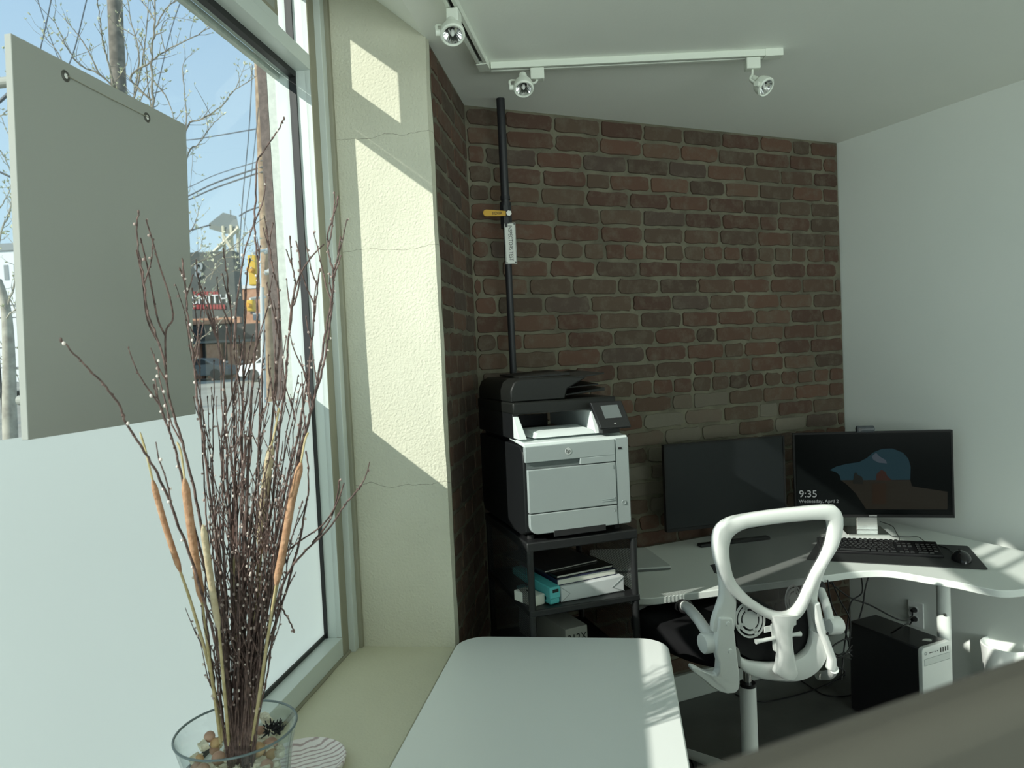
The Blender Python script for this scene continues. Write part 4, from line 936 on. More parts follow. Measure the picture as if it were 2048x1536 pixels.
# ------------------------------------------------------------------ computer tower
pt_ = empty('computer_tower', (2.61, 2.08, 0), 'black desktop computer with a silver front standing on the floor below the desk', 'computer')
X0, X1, Y0, Y1, ZT = 2.520, 2.690, 1.913, 2.262, .40
m = MB(); m.box((X0+.002, Y0+.018, .008), (X1-.002, Y1, ZT-.004)); wpart(m, 'case', 'pc_black', pt_, bevel=.006)
for x in (X0+.03, X1-.03):
    for y in (Y0+.05, Y1-.05): m = MB(); m.cyl((x, y, 0), (x, y, .01), .012, 10); wpart(m, 'foot', 'black_matte', pt_)
m = MB(); pts = []
r_ = .016
for cx, cz, a0 in ((X1-r_, ZT-r_, 0), (X0+r_, ZT-r_, PI/2), (X0+r_, .012+r_, PI), (X1-r_, .012+r_, 1.5*PI)):
    for k in range(7): a = a0+PI/2*k/6; pts.append(V((cx+r_*math.cos(a), Y0, cz+r_*math.sin(a))))
m.prism(pts, (0, .018, 0)); wpart(m, 'front_panel', 'pc_silver', pt_, bevel=.002)
m = MB(); m.box((X0+.012, Y0-.0008, ZT-.072), (X1-.010, Y0+.001, ZT-.046)); wpart(m, 'optical_drive', mat('drive_silver', (.50, .55, .53), .35), pt_, bevel=.001)
m = MB(); m.box((X0+.012, Y0-.0012, ZT-.0465), (X1-.010, Y0, ZT-.0458)); m.box((X0+.0115, Y0-.0012, ZT-.072), (X0+.0125, Y0, ZT-.046)); m.box((X0+.012, Y0-.0012, ZT-.0726), (X1-.010, Y0, ZT-.072)); wpart(m, 'drive_gap', 'silver_dark', pt_)
for i in range(4):
    m = MB(); x = X0+.104+i*.0135; m.box((x, Y0-.001, ZT-.036), (x+.0052, Y0+.001, ZT-.017)); wpart(m, 'usb_socket', 'ink', pt_)
m = MB(); m.box((X0+.04, Y0-.001, ZT-.027), (X0+.063, Y0+.001, ZT-.0245)); wpart(m, 'card_slot', 'ink', pt_)
for x in (X0+.073, X0+.088): m = MB(); m.cyl((x, Y0-.001, ZT-.026), (x, Y0, ZT-.026), .0022, 10); wpart(m, 'audio_jack', 'ink', pt_)
m = MB(); m.lathe([(.004, 0), (.004, .0012), (.0068, .0012), (.0068, 0)], 20, (X0+.020, Y0, ZT-.024), V((0, -1, 0)).to_track_quat('Z', 'Y').to_matrix().to_4x4()); wpart(m, 'power_button', 'silver_dark', pt_)
m = MB(); 
cr = [V((X0+.075+.045*(k/8), Y0+.055+.012*math.sin(PI*k/8)-.01*(k/8), ZT-.0025)) for k in range(9)]; ci = [V((X0+.115-.035*(k/8), Y0+.048-.018*math.sin(PI*k/8)+.006*(k/8), ZT-.0025)) for k in range(9)]
m.prism(cr+ci, (0, 0, .001)); wpart(m, 'crescent_mark', 'sign_white', pt_)

# outlet on the right wall and plugs
wn_ = V((-WDIR.y, WDIR.x, 0)); wn_ = wn_ if wn_.x < 0 else -wn_
ow = atpl(1833, 1228, BC, wn_)
ol = empty('wall_outlet', ow, 'white wall outlet plate under the desk on the right-hand wall', 'outlet')
wy = WDIR*-1
m = MB(); q = lambda u, z, d: ow + wy*u + Z3*z + wn_*d
m.hexa([q(-.038, -.06, 0), q(.038, -.06, 0), q(.038, .06, 0), q(-.038, .06, 0), q(-.038, -.06, .006), q(.038, -.06, .006), q(.038, .06, .006), q(-.038, .06, .006)]); wpart(m, 'plate', 'plastic_white', ol, bevel=.002)
for i_, z in enumerate((.022, -.022)):
    m = MB(); m.box((0, 0, 0), (0, 0, 0)); m.bm.free()
    m = MB(); m.lathe([(.014, 0), (.014, .0015), (0, .0015)], 20, q(0, z, .006), wn_.to_track_quat('Z', 'Y').to_matrix().to_4x4()); wpart(m, 'socket', 'plastic_white', ol)
def cable(name, pts, label, r=.003, m_='black_plastic', grp='cables hanging behind the chair', plug=None, n=8):
    P_ = smooth_path(pts, n); m = MB(); m.tube(P_, r, 7)
    if plug:
        a, b, rr = plug; m.tube([a, a+(b-a)*.15, b], [rr*.8, rr, rr*.6], 12)
    o = m.build(name, m_, smooth=60); return tag(o, label, 'cable', grp)
A2 = lambda x, y, dep: atd(x, y, dep)
cable('power_cord', [q(0, .022, .03), q(-.01, .0, .05), A2(1800, 1240, 2.95), A2(1740, 1210, 2.9), A2(1700, 1195, 2.85), A2(1660, 1165, 2.8), A2(1640, 1150, 2.9)], 'black power cord plugged into the upper socket of the wall outlet', .0032, grp=None, plug=(q(0, .022, .008), q(0, .022, .034), .013))
cable('power_cord', [q(0, -.022, .03), q(.0, -.04, .05), A2(1815, 1248, 2.95), A2(1790, 1262, 2.93), V((2.75, 2.35, .2)), V((2.65, 2.30, .15))], 'black power cord plugged into the lower socket of the wall outlet', .0032, grp=None, plug=(q(0, -.022, .008), q(0, -.022, .034), .013))
lbl = 'thin black cable in the tangle hanging from the desk beside the computer tower'
for pts in ([(1722, 1150, 2.75), (1724, 1185, 2.75), (1702, 1205, 2.75), (1695, 1250, 2.7), (1688, 1300, 2.7), (1683, 1360, 2.66)],
            [(1738, 1150, 2.72), (1730, 1180, 2.72), (1726, 1210, 2.72), (1718, 1238, 2.72)],
            [(1662, 1158, 2.7), (1680, 1200, 2.7), (1700, 1240, 2.7), (1698, 1290, 2.66)],
            [(1655, 1160, 2.65), (1664, 1210, 2.66), (1690, 1262, 2.7), (1700, 1300, 2.66)],
            [(1704, 1275, 2.62), (1680, 1283, 2.62), (1664, 1296, 2.6), (1676, 1310, 2.6), (1704, 1300, 2.62)],
            [(1704, 1290, 2.62), (1688, 1310, 2.6), (1668, 1318, 2.58), (1690, 1305, 2.6), (1704, 1312, 2.62)],
            [(1702, 1318, 2.62), (1680, 1315, 2.6), (1670, 1330, 2.58), (1690, 1345, 2.58), (1650, 1372, 2.6)]):
    cable('black_cable', [A2(*p) for p in pts], lbl, .0028)
def floorp(L_): return [atz(x, y, .004) for x, y in L_]
cable('floor_cable', floorp([(1470, 1388), (1500, 1400), (1530, 1403), (1570, 1396), (1620, 1382), (1668, 1362), (1690, 1350)]), 'black cable curving across the floor from under the chair to the tower', .0032, grp=None)
cable('floor_cable', floorp([(1600, 1360), (1625, 1376), (1650, 1390), (1690, 1392), (1740, 1380)]), 'black cable looping on the floor right of the chair column', .0032, grp=None)
cable('mouse_cable', [atz(1907, 1106, dz+.012), atz(1895, 1097, dz+.006), atz(1880, 1092, dz+.006), atz(1868, 1090, dz+.006), atz(1850, 1083, dz+.006), atz(1836, 1074, dz+.012), atz(1815, 1074, dz+.01), atz(1785, 1072, dz+.004), atz(1762, 1062, dz+.004), atz(1745, 1052, dz+.01)], 'thin black mouse cable running behind the keyboard', .0016, grp=None)
cable('keyboard_cable', [atz(1795, 1088, dz+.018), atz(1799, 1078, dz+.012), atz(1792, 1064, dz+.004), atz(1784, 1052, dz+.01), atz(1760, 1043, dz+.02)], 'thin black cable running from the keyboard to the wide monitor stand', .0016, grp=None)
# white bin under the right end of the desk
bn = empty('white_bin', (2.80, 1.62, 0), 'small rounded white bin low against the right-hand wall below the desk', 'bin')
bp_ = atz(2012, 1290, .30)
bn.location = (bp_.x, bp_.y, 0)
m = MB(); m.lathe([(0, .0), (.07, .0), (.09, .28), (.093, .30), (.088, .305), (.083, .295), (.065, .01), (0, .008)], 32, (bp_.x, bp_.y, 0)); wpart(m, 'body', 'plastic_white', bn, smooth=50)

# ------------------------------------------------------------------ divider close to the camera
e0 = V((.10, .262, 0)); dz_ = 1.468
pd0 = atz(1330, 1527, dz_); pd1 = atz(2048, 1288, dz_); dd = (pd1-pd0); dd.z = 0; dd.normalize(); nn_ = V((-dd.y, dd.x, 0)); nn_ = nn_ if nn_.dot(FWD) > 0 else -nn_
pd0 = V((pd0.x, pd0.y, 0)); pd1 = V((pd1.x, pd1.y, 0))
dv_ = empty('office_divider', (pd0.x, pd0.y, 0), 'brown-grey fabric office divider right in front of the camera, out of focus', 'divider')
a, b = pd0 - dd*.16, pd0 + dd*1.5
th = .03
m = MB(); m.hexa([a-nn_*th+Z3*.08, b-nn_*th+Z3*.08, b+Z3*.08, a+Z3*.08, a-nn_*th+Z3*dz_, b-nn_*th+Z3*dz_, b+Z3*dz_, a+Z3*dz_]); wpart(m, 'panel', 'divider', dv_, bevel=.012, seg=4)
for u in (.2, 1.3):
    p = a + dd*u
    m = MB(); m.hexa([p-nn_*.2, p+dd*.04-nn_*.2, p+dd*.04+nn_*.17, p+nn_*.17, p-nn_*.2+Z3*.025, p+dd*.04-nn_*.2+Z3*.025, p+dd*.04+nn_*.17+Z3*.025, p+nn_*.17+Z3*.025]); m.hexa([p-nn_*(th-.004), p+dd*.04-nn_*(th-.004), p+dd*.04-nn_*.004, p-nn_*.004, p-nn_*(th-.004)+Z3*.1, p+dd*.04-nn_*(th-.004)+Z3*.1, p+dd*.04-nn_*.004+Z3*.1, p-nn_*.004+Z3*.1]); wpart(m, 'foot', 'metal', dv_)
# ================================================================== PART 3
# ------------------------------------------------------------------ vase on the sill
VC = W(-1.079, .132, 0); ZR = .99
va = empty('glass_vase', V((VC.x, VC.y, S)), 'wide clear glass vase standing on the window sill, holding stones and dried twigs', 'vase')
m = MB(); hz = ZR-S
m.lathe([(0, .0), (.058, .0), (.066, .010), (.072, .05), (.078, .13), (.084, .2), (.092, .26), (.1015, hz-.003), (.1025, hz), (.0995, hz+.0005), (.098, hz-.004), (.088, .26), (.080, .2), (.074, .13), (.068, .05), (.060, .016), (0, .014)], 72, V((VC.x, VC.y, S)))
wpart(m, 'bowl', 'vase_glass', va, smooth=60)
m = MB(); m.tube([V((VC.x+.1008*math.cos(2*PI*k/72), VC.y+.1008*math.sin(2*PI*k/72), ZR-.0015)) for k in range(72)], .0021, 8, closed=True); rim = wpart(m, 'rim', mat('rim_glass', (.16, .21, .22), .15), va, smooth=80); rim['label'] = 'blue-grey glass rim'
# contents
def inside(p, zc, rmax):
    d = V((p.x-VC.x, p.y-VC.y, 0))
    if d.length > rmax: d = d.normalized()*rmax
    return V((VC.x+d.x, VC.y+d.y, zc))
def stone_mesh(m, c, r, seed):
    rr = random.Random(seed); bm2 = bmesh.new(); bmesh.ops.create_cube(bm2, size=1.5)
    bmesh.ops.subdivide_edges(bm2, edges=bm2.edges, cuts=3, use_grid_fill=True)
    rot = Matrix.Rotation(rr.uniform(0, 6), 3, 'Z') @ Matrix.Rotation(rr.uniform(-.5, .5), 3, 'X')
    sx, sy, sz = rr.uniform(.8, 1.2), rr.uniform(.6, 1.0), rr.uniform(.5, .9); mp = {}
    for v in bm2.verts:
        co = v.co.lerp(v.co.normalized()*.95, .3); n_ = noise.noise(co*2.2+V((seed, 0, 0)))*.28
        co = V((co.x*sx, co.y*sy, co.z*sz))*(1+n_)
        mp[v] = m.bm.verts.new(c + (rot @ co)*r)
    for f in bm2.faces: m.bm.faces.new([mp[v] for v in f.verts])
    bm2.free()
def fit(x, y, z0, rmax):
    for k in range(60):
        for z in (z0+.001*k, z0-.001*k):
            if .900 < z < .992:
                p = atz(x, y, z)
                if math.hypot(p.x-VC.x, p.y-VC.y) < rmax: return p
    return inside(atz(x, y, z0), z0, rmax)
ti = 0
stones = [(407, 1492, 15, .943), (391, 1517, 14, .935), (403, 1530, 12, .93), (454, 1500, 10, .94), (455, 1519, 11, .937), (482, 1516, 18, .937), (502, 1484, 12, .943), (531, 1436, 17, .955), (565, 1443, 12, .952), (421, 1531, 10, .93), (446, 1535, 9, .93), (514, 1530, 12, .93), (547, 1528, 14, .93)]
wh = ['at the left rim side', 'low at the far left', 'low left in front', 'beside the pale cattail stem', 'in the front middle', 'largest, with a round hollow, in the front', 'behind the orange ball', 'tall one at the back right', 'narrow one at the back right edge', 'small one at the bottom left', 'small one at the very front', 'at the bottom right', 'at the right wall of the vase']
for (x, y, px, z), w in zip(stones, wh):
    p = fit(x, y, z, .074); m = MB(); stone_mesh(m, p, px/F_PX*1.2, ti); ti += 1
    tag(m.build('pale_stone', 'stone', smooth=35, origin=p), 'rough pale stone in the vase, %s' % w, 'stone', 'stones in the vase')
balls = [(419, 1473, 11.5, .945, 'ball'), (431, 1486, 11, .947, 'ball_orange'), (429, 1500, 10.5, .935, 'ball'), (437, 1516, 14, .938, 'ball'), (521, 1463, 12, .945, 'ball'), (523, 1480, 11, .94, 'ball'), (516, 1499, 15, .945, 'ball_orange'), (542, 1488, 14, .942, 'ball'), (541, 1508, 12, .933, 'ball_orange')]
wb_ = ['terracotta one furthest left', 'light orange one behind the left stones', 'half-hidden brown one left of the reed stems', 'large pink one at the front left', 'pinkish one right of the stems', 'small brown one right of the stems', 'large yellow-orange one at the front', 'pale pink one touching the right side', 'orange one at the lower right']
for (x, y, px, z, mt_), w in zip(balls, wb_):
    p = fit(x, y, z, .076); m = MB(); m.ball((0, 0, 0), px/F_PX*1.2, 20, 14)
    for v in m.bm.verts: v.co = v.co*(1+.05*noise.noise(v.co*60+p*9)) + p
    tag(m.build('round_nut', mt_, smooth=80, origin=p), 'smooth round nut in the vase, %s' % w, 'nut', 'round nuts in the vase')
rg = random.Random(31)
for k in range(22):
    a = rg.uniform(0, 6.283); rr_ = rg.uniform(.045, .074); z = .938+rg.uniform(-.006, .004); p = V((VC.x+rr_*math.cos(a), VC.y+rr_*math.sin(a), z))
    m = MB()
    if k % 3:
        stone_mesh(m, p, rg.uniform(.009, .014), 40+k); tag(m.build('pale_stone', 'stone', smooth=35, origin=p), 'rough pale stone wedged among the others in the glass vase', 'stone', 'loose stones in the vase')
    else:
        m.ball(p, rg.uniform(.009, .0115), 18, 12); tag(m.build('round_nut', 'ball' if k % 2 else 'ball_orange', smooth=80, origin=p), 'smooth round nut wedged among the stones in the glass vase', 'nut', 'loose nuts in the vase')
m = MB(); rg = random.Random(11)
for k in range(210):
    a, rr_ = rg.uniform(0, 6.283), math.sqrt(rg.random())*.062; z = S+.03+rg.random()*.215
    stone_mesh(m, V((VC.x+rr_*math.cos(a), VC.y+rr_*math.sin(a), z)), rg.uniform(.010, .014), 100+k)
tag(m.build('pebble_filling', 'stone', smooth=35), 'mixed pale stones filling the lower part of the glass vase', 'stones', kind='stuff')
p = fit(548, 1458, .955, .062); m = MB(); rg = random.Random(5)
for k in range(90):
    a = rg.uniform(0, 6.283); b_ = rg.uniform(-.3, 1.2); d = V((math.cos(a)*math.cos(b_), math.sin(a)*math.cos(b_), math.sin(b_))); o_ = p + d*.004 + V((rg.uniform(-.012, .012), rg.uniform(-.012, .012), 0)); m.tube([o_, o_+d*rg.uniform(.006, .011)], [.0016, .0009], 5)
tag(m.build('dried_pod', 'black_matte', origin=p), 'dark spiky dried seed pod among the stones at the back of the vase', 'seed pod')

# ------------------------------------------------------------------ twigs
DV = (V((VC.x, VC.y, 1.0))-CAM).dot(FWD)
def stem3(px, dtip, r0, r1, tmax=.312):
    """px listed from tip to foot; depth runs from the vase axis to dtip at the tip"""
    P_ = px[::-1]; n_ = len(P_); L_ = [0]
    for i in range(1, n_): L_.append(L_[-1]+math.hypot(P_[i][0]-P_[i-1][0], P_[i][1]-P_[i-1][1]))
    out = []
    for i, (x, y) in enumerate(P_):
        k = L_[i]/L_[-1]; p = atd(x, y, DV-.02 + dtip*k)
        t = (p-P2).dot(O)
        if t > tmax: p = att(x, y, tmax)
        out.append(p)
    if r0 and px[-1][1] > 1400:
        q_ = out[0]; out.insert(0, V((q_.x*.85+VC.x*.15, q_.y*.85+VC.y*.15, q_.z-.035)))
    return smooth_path(out, 5)
def twig(px, dtip, r0=.0026, r1=.0010, seed=0, nb=6, buds=1.0, label=None, extra=()):
    rg = random.Random(seed); pts = stem3(px, dtip, r0, r1); n_ = len(pts); m = MB(); bm_ = MB()
    jit = [p + V((rg.uniform(-1, 1), rg.uniform(-1, 1), 0))*.0012 for p in pts]
    m.tube(jit, [r0+(r1-r0)*i/(n_-1) for i in range(n_)], 6)
    def bud_on(path, rr, dens):
        d_acc = 0
        for i in range(1, len(path)):
            seg = (path[i]-path[i-1]).length; d_acc += seg
            if d_acc > .022/dens*rg.uniform(.5, 1.5):
                d_acc = 0; o_ = V((rg.uniform(-1, 1), rg.uniform(-1, 1), rg.uniform(-.3, .3))).normalized()
                m.ball(path[i]+o_*rr, rr*1.25, 6, 4, (1, 1, 1.5))
                if rg.random() < .42*buds: bm_.ball(path[i]+o_*(rr+.0022), rg.uniform(.0013, .0023), 8, 6, (1, 1, 1.25))
    bud_on(pts[int(n_*.22):], r1*1.1, 1.0)
    m.ball(pts[-1], r1*1.7, 6, 5, (1, 1, 2))
    for q_ in extra:
        e_ = stem3(q_, dtip*.9, r0, r1); m.tube(e_, [r1*1.5+(r1-r1*1.5)*i/(len(e_)-1) for i in range(len(e_))], 6); bud_on(e_, r1, 1)
    for k in range(nb):
        i = rg.randint(int(n_*.25), int(n_*.92)); o_ = pts[i]; d = (pts[min(i+1, n_-1)]-pts[i-1]).normalized()
        s_ = V((rg.uniform(-1, 1), rg.uniform(-1, 1), .2)).normalized(); Lb = rg.uniform(.04, .17)*(1.1-.5*i/n_)
        path = [o_]; dd_ = (d*.8+s_*.55).normalized()
        for q in range(5):
            dd_ = (dd_*.8 + Z3*.18 + V((rg.uniform(-.12, .12), rg.uniform(-.12, .12), 0))).normalized(); np_ = path[-1]+dd_*Lb/5
            if (np_-P2).dot(O) > .375 and np_.z > .8: np_ = np_ - O*((np_-P2).dot(O)-.37)
            path.append(np_)
        m.tube(path, [r1*1.25, r1*1.2, r1*1.1, r1, r1*.9, r1*.7], 5); bud_on(path, r1, 1.2)
    foot = pts[0]
    ob = m.build('dried_twig', 'twig', smooth=70, origin=foot)
    tag(ob, label or 'thin dark twig with small pale buds in the dense middle of the dried bunch', 'twig', 'dried twigs in the glass vase')
    if len(bm_.bm.verts):
        for v in bm_.bm.verts: v.co -= foot
        b = bm_.build('buds', 'bud' if rg.random() < .7 else 'bud_pale', ob, smooth=80); b['kind'] = 'stuff'
    else: bm_.bm.free()
    return ob
tw = 'dried twig in the vase, '
LT = [
 ([(122, 680), (156, 715), (184, 745), (212, 775), (239, 812), (253, 847), (290, 905), (320, 960), (368, 1080), (415, 1220), (448, 1360), (466, 1492)], -.30, 1, tw+'leaning furthest left across the board', ()),
 ([(277, 424), (273, 470), (281, 520), (290, 580), (298, 632), (316, 680), (331, 740), (338, 800), (357, 860), (376, 930), (396, 1020), (422, 1180), (452, 1350), (470, 1490)], -.10, 3, tw+'tall one forking three ways in front of the board', ([(292, 440), (304, 478), (318, 528), (332, 570), (343, 610), (345, 640), (331, 668), (333, 760)], [(281, 476), (294, 530), (305, 585), (316, 640), (331, 672)], [(273, 500), (285, 560), (295, 640), (320, 690)])),
 ([(308, 772), (316, 800), (328, 830), (337, 860), (352, 905), (362, 950), (400, 1100), (450, 1320), (468, 1490)], -.14, 3, tw+'short one ending low in front of the board', ()),
 ([(365, 522), (370, 560), (374, 620), (380, 670), (388, 730), (394, 790), (402, 850), (416, 960), (440, 1150), (472, 1490)], -.04, 5, tw+'standing along the right edge of the board', ([(359, 535), (370, 570), (374, 620)],)),
 ([(393, 523), (398, 560), (420, 620), (430, 665), (445, 730), (450, 800), (453, 900), (462, 1100), (476, 1490)], .02, 5, tw+'crossing in front of the dark sign building', ()),
 ([(447, 500), (452, 540), (457, 580), (463, 640), (462, 720), (467, 820), (470, 950), (474, 1200), (478, 1490)], .04, 6, None, ()),
 ([(568, 237), (555, 262), (530, 300), (513, 330), (511, 400), (509, 455), (513, 500), (518, 540), (515, 600), (512, 680), (507, 740), (500, 850), (494, 1000), (488, 1250), (484, 1490)], .02, 4, tw+'tallest one, its tip bending towards the window frame', ([(510, 440), (500, 470), (490, 500), (480, 560), (472, 620), (468, 700)],)),
 ([(500, 520), (494, 560), (490, 640), (488, 720), (484, 850), (486, 1100), (482, 1490)], .06, 6, None, ()),
 ([(532, 462), (540, 500), (546, 540), (554, 570), (560, 640), (556, 720), (540, 900), (510, 1200), (490, 1490)], .05, 6, tw+'rising in front of the wooden pole', ()),
 ([(580, 475), (584, 530), (590, 570), (582, 640), (575, 700), (570, 770), (560, 850), (545, 1000), (520, 1200), (494, 1490)], .03, 6, tw+'rising beside the white outer frame', ([(592, 482), (600, 520), (598, 570), (588, 610)],)),
 ([(676, 395), (668, 430), (656, 470), (658, 510), (666, 545), (665, 590), (652, 660), (646, 700), (632, 780), (620, 830), (600, 900), (572, 1020), (530, 1250), (500, 1490)], -.04, 5, tw+'tall one reaching over the grey trim of the window', ([(648, 488), (622, 515), (600, 550), (585, 600), (578, 660)],)),
 ([(681, 477), (676, 510), (668, 560), (664, 620), (655, 690), (645, 740), (620, 830), (596, 930), (560, 1080), (520, 1300), (498, 1490)], -.02, 6, tw+'rightmost of the tall ones beside the window frame', ()),
 ([(640, 540), (632, 600), (625, 670), (618, 740), (600, 850), (570, 980), (530, 1200), (496, 1490)], .0, 6, None, ()),
 ([(719, 975), (690, 1010), (655, 1060), (612, 1100), (580, 1140), (558, 1190), (530, 1300), (500, 1490)], -.06, 1, tw+'low one leaning far right in front of the plaster', ([(688, 966), (672, 1010), (645, 1050), (600, 1082), (565, 1110)], [(678, 962), (676, 985), (660, 1040), (625, 1085)])),
 ([(588, 1262), (576, 1238), (560, 1212), (540, 1190), (522, 1180), (505, 1300), (495, 1490)], -.02, 0, tw+'drooping one with its tip low at the right', ()),
 ([(612, 905), (618, 960), (612, 1010), (603, 1060), (584, 1140), (560, 1220), (520, 1350), (498, 1490)], -.03, 2, tw+'slender one arching right in front of the frosted film', ()),
]
sd_ = 1
for px, dt, nb_, lb_, ex in LT:
    twig(px, dt, .0027, .0011, sd_, nb_, .9, lb_, ex); sd_ += 1
rq = random.Random(21)
for k in range(52):
    f = rq.random(); tx = 385+255*f + rq.uniform(-15, 15); ty = rq.uniform(560, 1020) if k < 34 else rq.uniform(900, 1200)
    if k >= 34: tx = 410 + 150*f
    bx_ = 450+58*f+rq.uniform(-8, 8); by_ = rq.uniform(1482, 1508); px = []
    c1 = rq.uniform(-25, 25)
    n_ = 7
    for i in range(n_+1):
        t = i/n_; y = ty+(by_-ty)*t; x = tx+(bx_-tx)*(t**.75) + c1*math.sin(t*PI)+rq.uniform(-5, 5)*(1-t)
        px.append((x, y))
    twig(px, rq.uniform(-.10, .09), rq.uniform(.0015, .0024), .0008, 50+k, rq.randint(4, 8), 1.0)

# ------------------------------------------------------------------ cattails
def cattail(px_s, px_t, px_stem, rad, mt_, dt, label, seed):
    pts = stem3(px_s[::-1][::-1] + px_stem, dt, 0, 0)
    st = smooth_path(stem3(px_stem, dt*.7, 0, 0), 1)
    top = st[-1]; allp = stem3(px_s + [px_stem[0]], 0, 0, 0)
    dtop = (top-CAM).dot(FWD)
    sp_ = [atd(x, y, dtop+(dt*.3)*(1-i/max(1, len(px_s)-1))) for i, (x, y) in enumerate(px_s)][::-1]
    sp_ = [top] + sp_[1:]
    sp_ = smooth_path(sp_, 8); foot = st[0]
    r = empty('cattail', foot, label, 'cattail', 'cattails in the vase')
    m = MB(); m.tube(st, [.0030-.0010*i/(len(st)-1) for i in range(len(st))], 8); wpart(m, 'stem', 'reed', r, smooth=60)
    n_ = len(sp_); m = MB(); m.tube(sp_, [rad*min(1, (.35+6*i/n_), (.35+6*(n_-1-i)/n_)) for i in range(n_)], 16); wpart(m, 'seed_head', mt_, r, smooth=60)
    if px_t:
        tp_ = [sp_[-1]] + [atd(x, y, (sp_[-1]-CAM).dot(FWD)) for x, y in px_t]; m = MB(); m.tube(smooth_path(tp_, 4), [.0017]*(len(px_t)*4) + [.0008], 6); wpart(m, 'tip', 'reed', r, smooth=60)
cattail([(305, 960), (330, 1050), (361, 1144)], [(292, 905), (280, 864)], [(361, 1144), (385, 1215), (420, 1340), (446, 1480)], .0046, 'cattail', -.12, 'slim brown cattail leaning furthest left from the vase', 1)
cattail([(369, 957), (385, 1080), (404, 1204)], [(362, 905), (354, 884)], [(404, 1204), (415, 1290), (430, 1400), (442, 1485)], .0062, 'cattail', -.13, 'thick reddish-brown cattail at the left of the bunch', 2)
cattail([(406, 1050), (420, 1150), (438, 1260)], [], [(438, 1260), (446, 1350), (458, 1490)], .0050, 'cattail_pale', -.14, 'pale straw-coloured cattail in the front of the bunch', 3)
cattail([(543, 890), (530, 980), (518, 1090)], [(552, 850), (558, 815)], [(518, 1090), (508, 1250), (498, 1480)], .0072, 'cattail_pale', .0, 'thick pale cattail with a tall spike in the middle of the bunch', 4)
cattail([(602, 925), (580, 1020), (560, 1145)], [(610, 880), (617, 865)], [(560, 1145), (535, 1280), (509, 1480)], .0062, 'cattail', -.05, 'long brown cattail furthest right in the bunch', 5)
cattail([(584, 995), (570, 1080), (552, 1170)], [], [(552, 1170), (532, 1300), (505, 1480)], .0062, 'cattail', -.11, 'brown cattail just left of the furthest right one', 6)
cattail([(538, 980), (530, 1040), (522, 1110)], [], [(522, 1110), (510, 1300), (500, 1490)], .0040, 'cattail', .03, 'short orange-brown cattail behind the thick pale one', 7)
cattail([(470, 968), (470, 1030), (468, 1110)], [], [(468, 1110), (474, 1300), (480, 1490)], .0056, mat('cattail_dark', (.09, .05, .04), .95), .03, 'dark brown cattail hidden in the middle of the twigs', 8)

# ------------------------------------------------------------------ dish
dc = W(-.705, .20, S)
ds_ = empty('wooden_dish', dc, 'round pale pink wood-grained dish on the sill behind the vase', 'dish')
m = MB(); m.lathe([(0, 0), (.085, 0), (.098, .012), (.100, .024), (.0975, .026), (.094, .022), (.080, .011), (0, .010)], 64, (0, 0, 0)); ob = m.build('bowl', 'dish_wood', ds_, smooth=50)

# ------------------------------------------------------------------ outside
def gz(p):  # street rises gently away from the shop
    d = max(0, (V((p.x, p.y, 0))-P2).dot(U)); return -.1 + min(d, 60)*.0318
m = MB(); bm = m.bm; g = []
for i in range(25):
    row = []
    for j in range(13):
        s_ = -30+i*5.0; t_ = .5+(j/12)**1.5*90
        p = W(s_, t_, 0); p.z = gz(p)-.02; row.append(bm.verts.new(p))
    g.append(row)
for i in range(24):
    for j in range(12): bm.faces.new([g[i][j], g[i+1][j], g[i+1][j+1], g[i][j+1]])
noisy(mat('asphalt', (.3, .3, .3), .9), (.27, .26, .21), (.36, .35, .29), .4)
st_ = m.build('street_ground', 'asphalt'); struct(st_)
noisy(mat('grass', (.3, .33, .12), .95), (.24, .27, .10), (.36, .36, .17), 3)
noisy(mat('sign_building', (.08, .09, .085), .8), (.075, .088, .082), (.10, .11, .10), 2)
noisy(mat('red_brick', (.4, .2, .13), .9), (.34, .17, .11), (.45, .25, .17), 3)
noisy(mat('orange_brick', (.5, .25, .15), .9), (.48, .24, .14), (.6, .34, .22), 3)
mat('pale_stone_far', (.55, .52, .45), .9); mat('far_white', (.75, .78, .78), .8); mat('far_dark', (.03, .035, .035), .6); mat('far_grey', (.28, .31, .31), .8); mat('far_blue', (.12, .16, .24), .7)
mat('red_letter', (.35, .05, .05), .7); mat('white_letter', (.75, .75, .72), .7); mat('traffic_yellow', (.62, .40, .03), .5); mat('galvanised', (.55, .58, .57), .5)
noisy(mat('pole_wood', (.35, .25, .17), .95), (.26, .18, .12), (.44, .32, .21), 5); noisy(mat('pole_wood_grey', (.2, .18, .15), .95), (.13, .115, .095), (.24, .21, .17), 8)
mat('wire_dark', (.09, .10, .11), .7)
def fbox(mb, x0, x1, y0, y1, dep, th):
    """upright slab whose front spans the given sight directions at that distance"""
    a = atd(x0, (y0+y1)/2, dep); b = atd(x1, (y0+y1)/2, dep); zt = atd((x0+x1)/2, y0, dep).z; zl = atd((x0+x1)/2, y1, dep).z
    a.z = b.z = zl; d = (b-a); d.z = 0; n_ = V((-d.y, d.x, 0)).normalized(); n_ = n_ if n_.dot(FWD) > 0 else -n_
    hh = V((0, 0, zt-zl)); mb.hexa([a, b, b+n_*th, a+n_*th, a+hh, b+hh, b+n_*th+hh, a+n_*th+hh]); return a, b, n_, zl, zt
m = MB(); a, b = atd(375, 768, 37), atd(640, 760, 37); p_ = [W(44.0, 1, 0), W(44.0, 40, 0), W(47.5, 40, 0), W(47.5, 1, 0)]
for q in p_: q.z = gz(q)+.06
m.prism(p_, (0, 0, -.2)); go = m.build('verge_grass', 'grass'); tag(go, 'strip of yellow-green grass across the street', 'grass', kind='stuff')
def bpos(x, y, dep): p = atd(x, y, dep); return V((p.x, p.y, gz(p)))
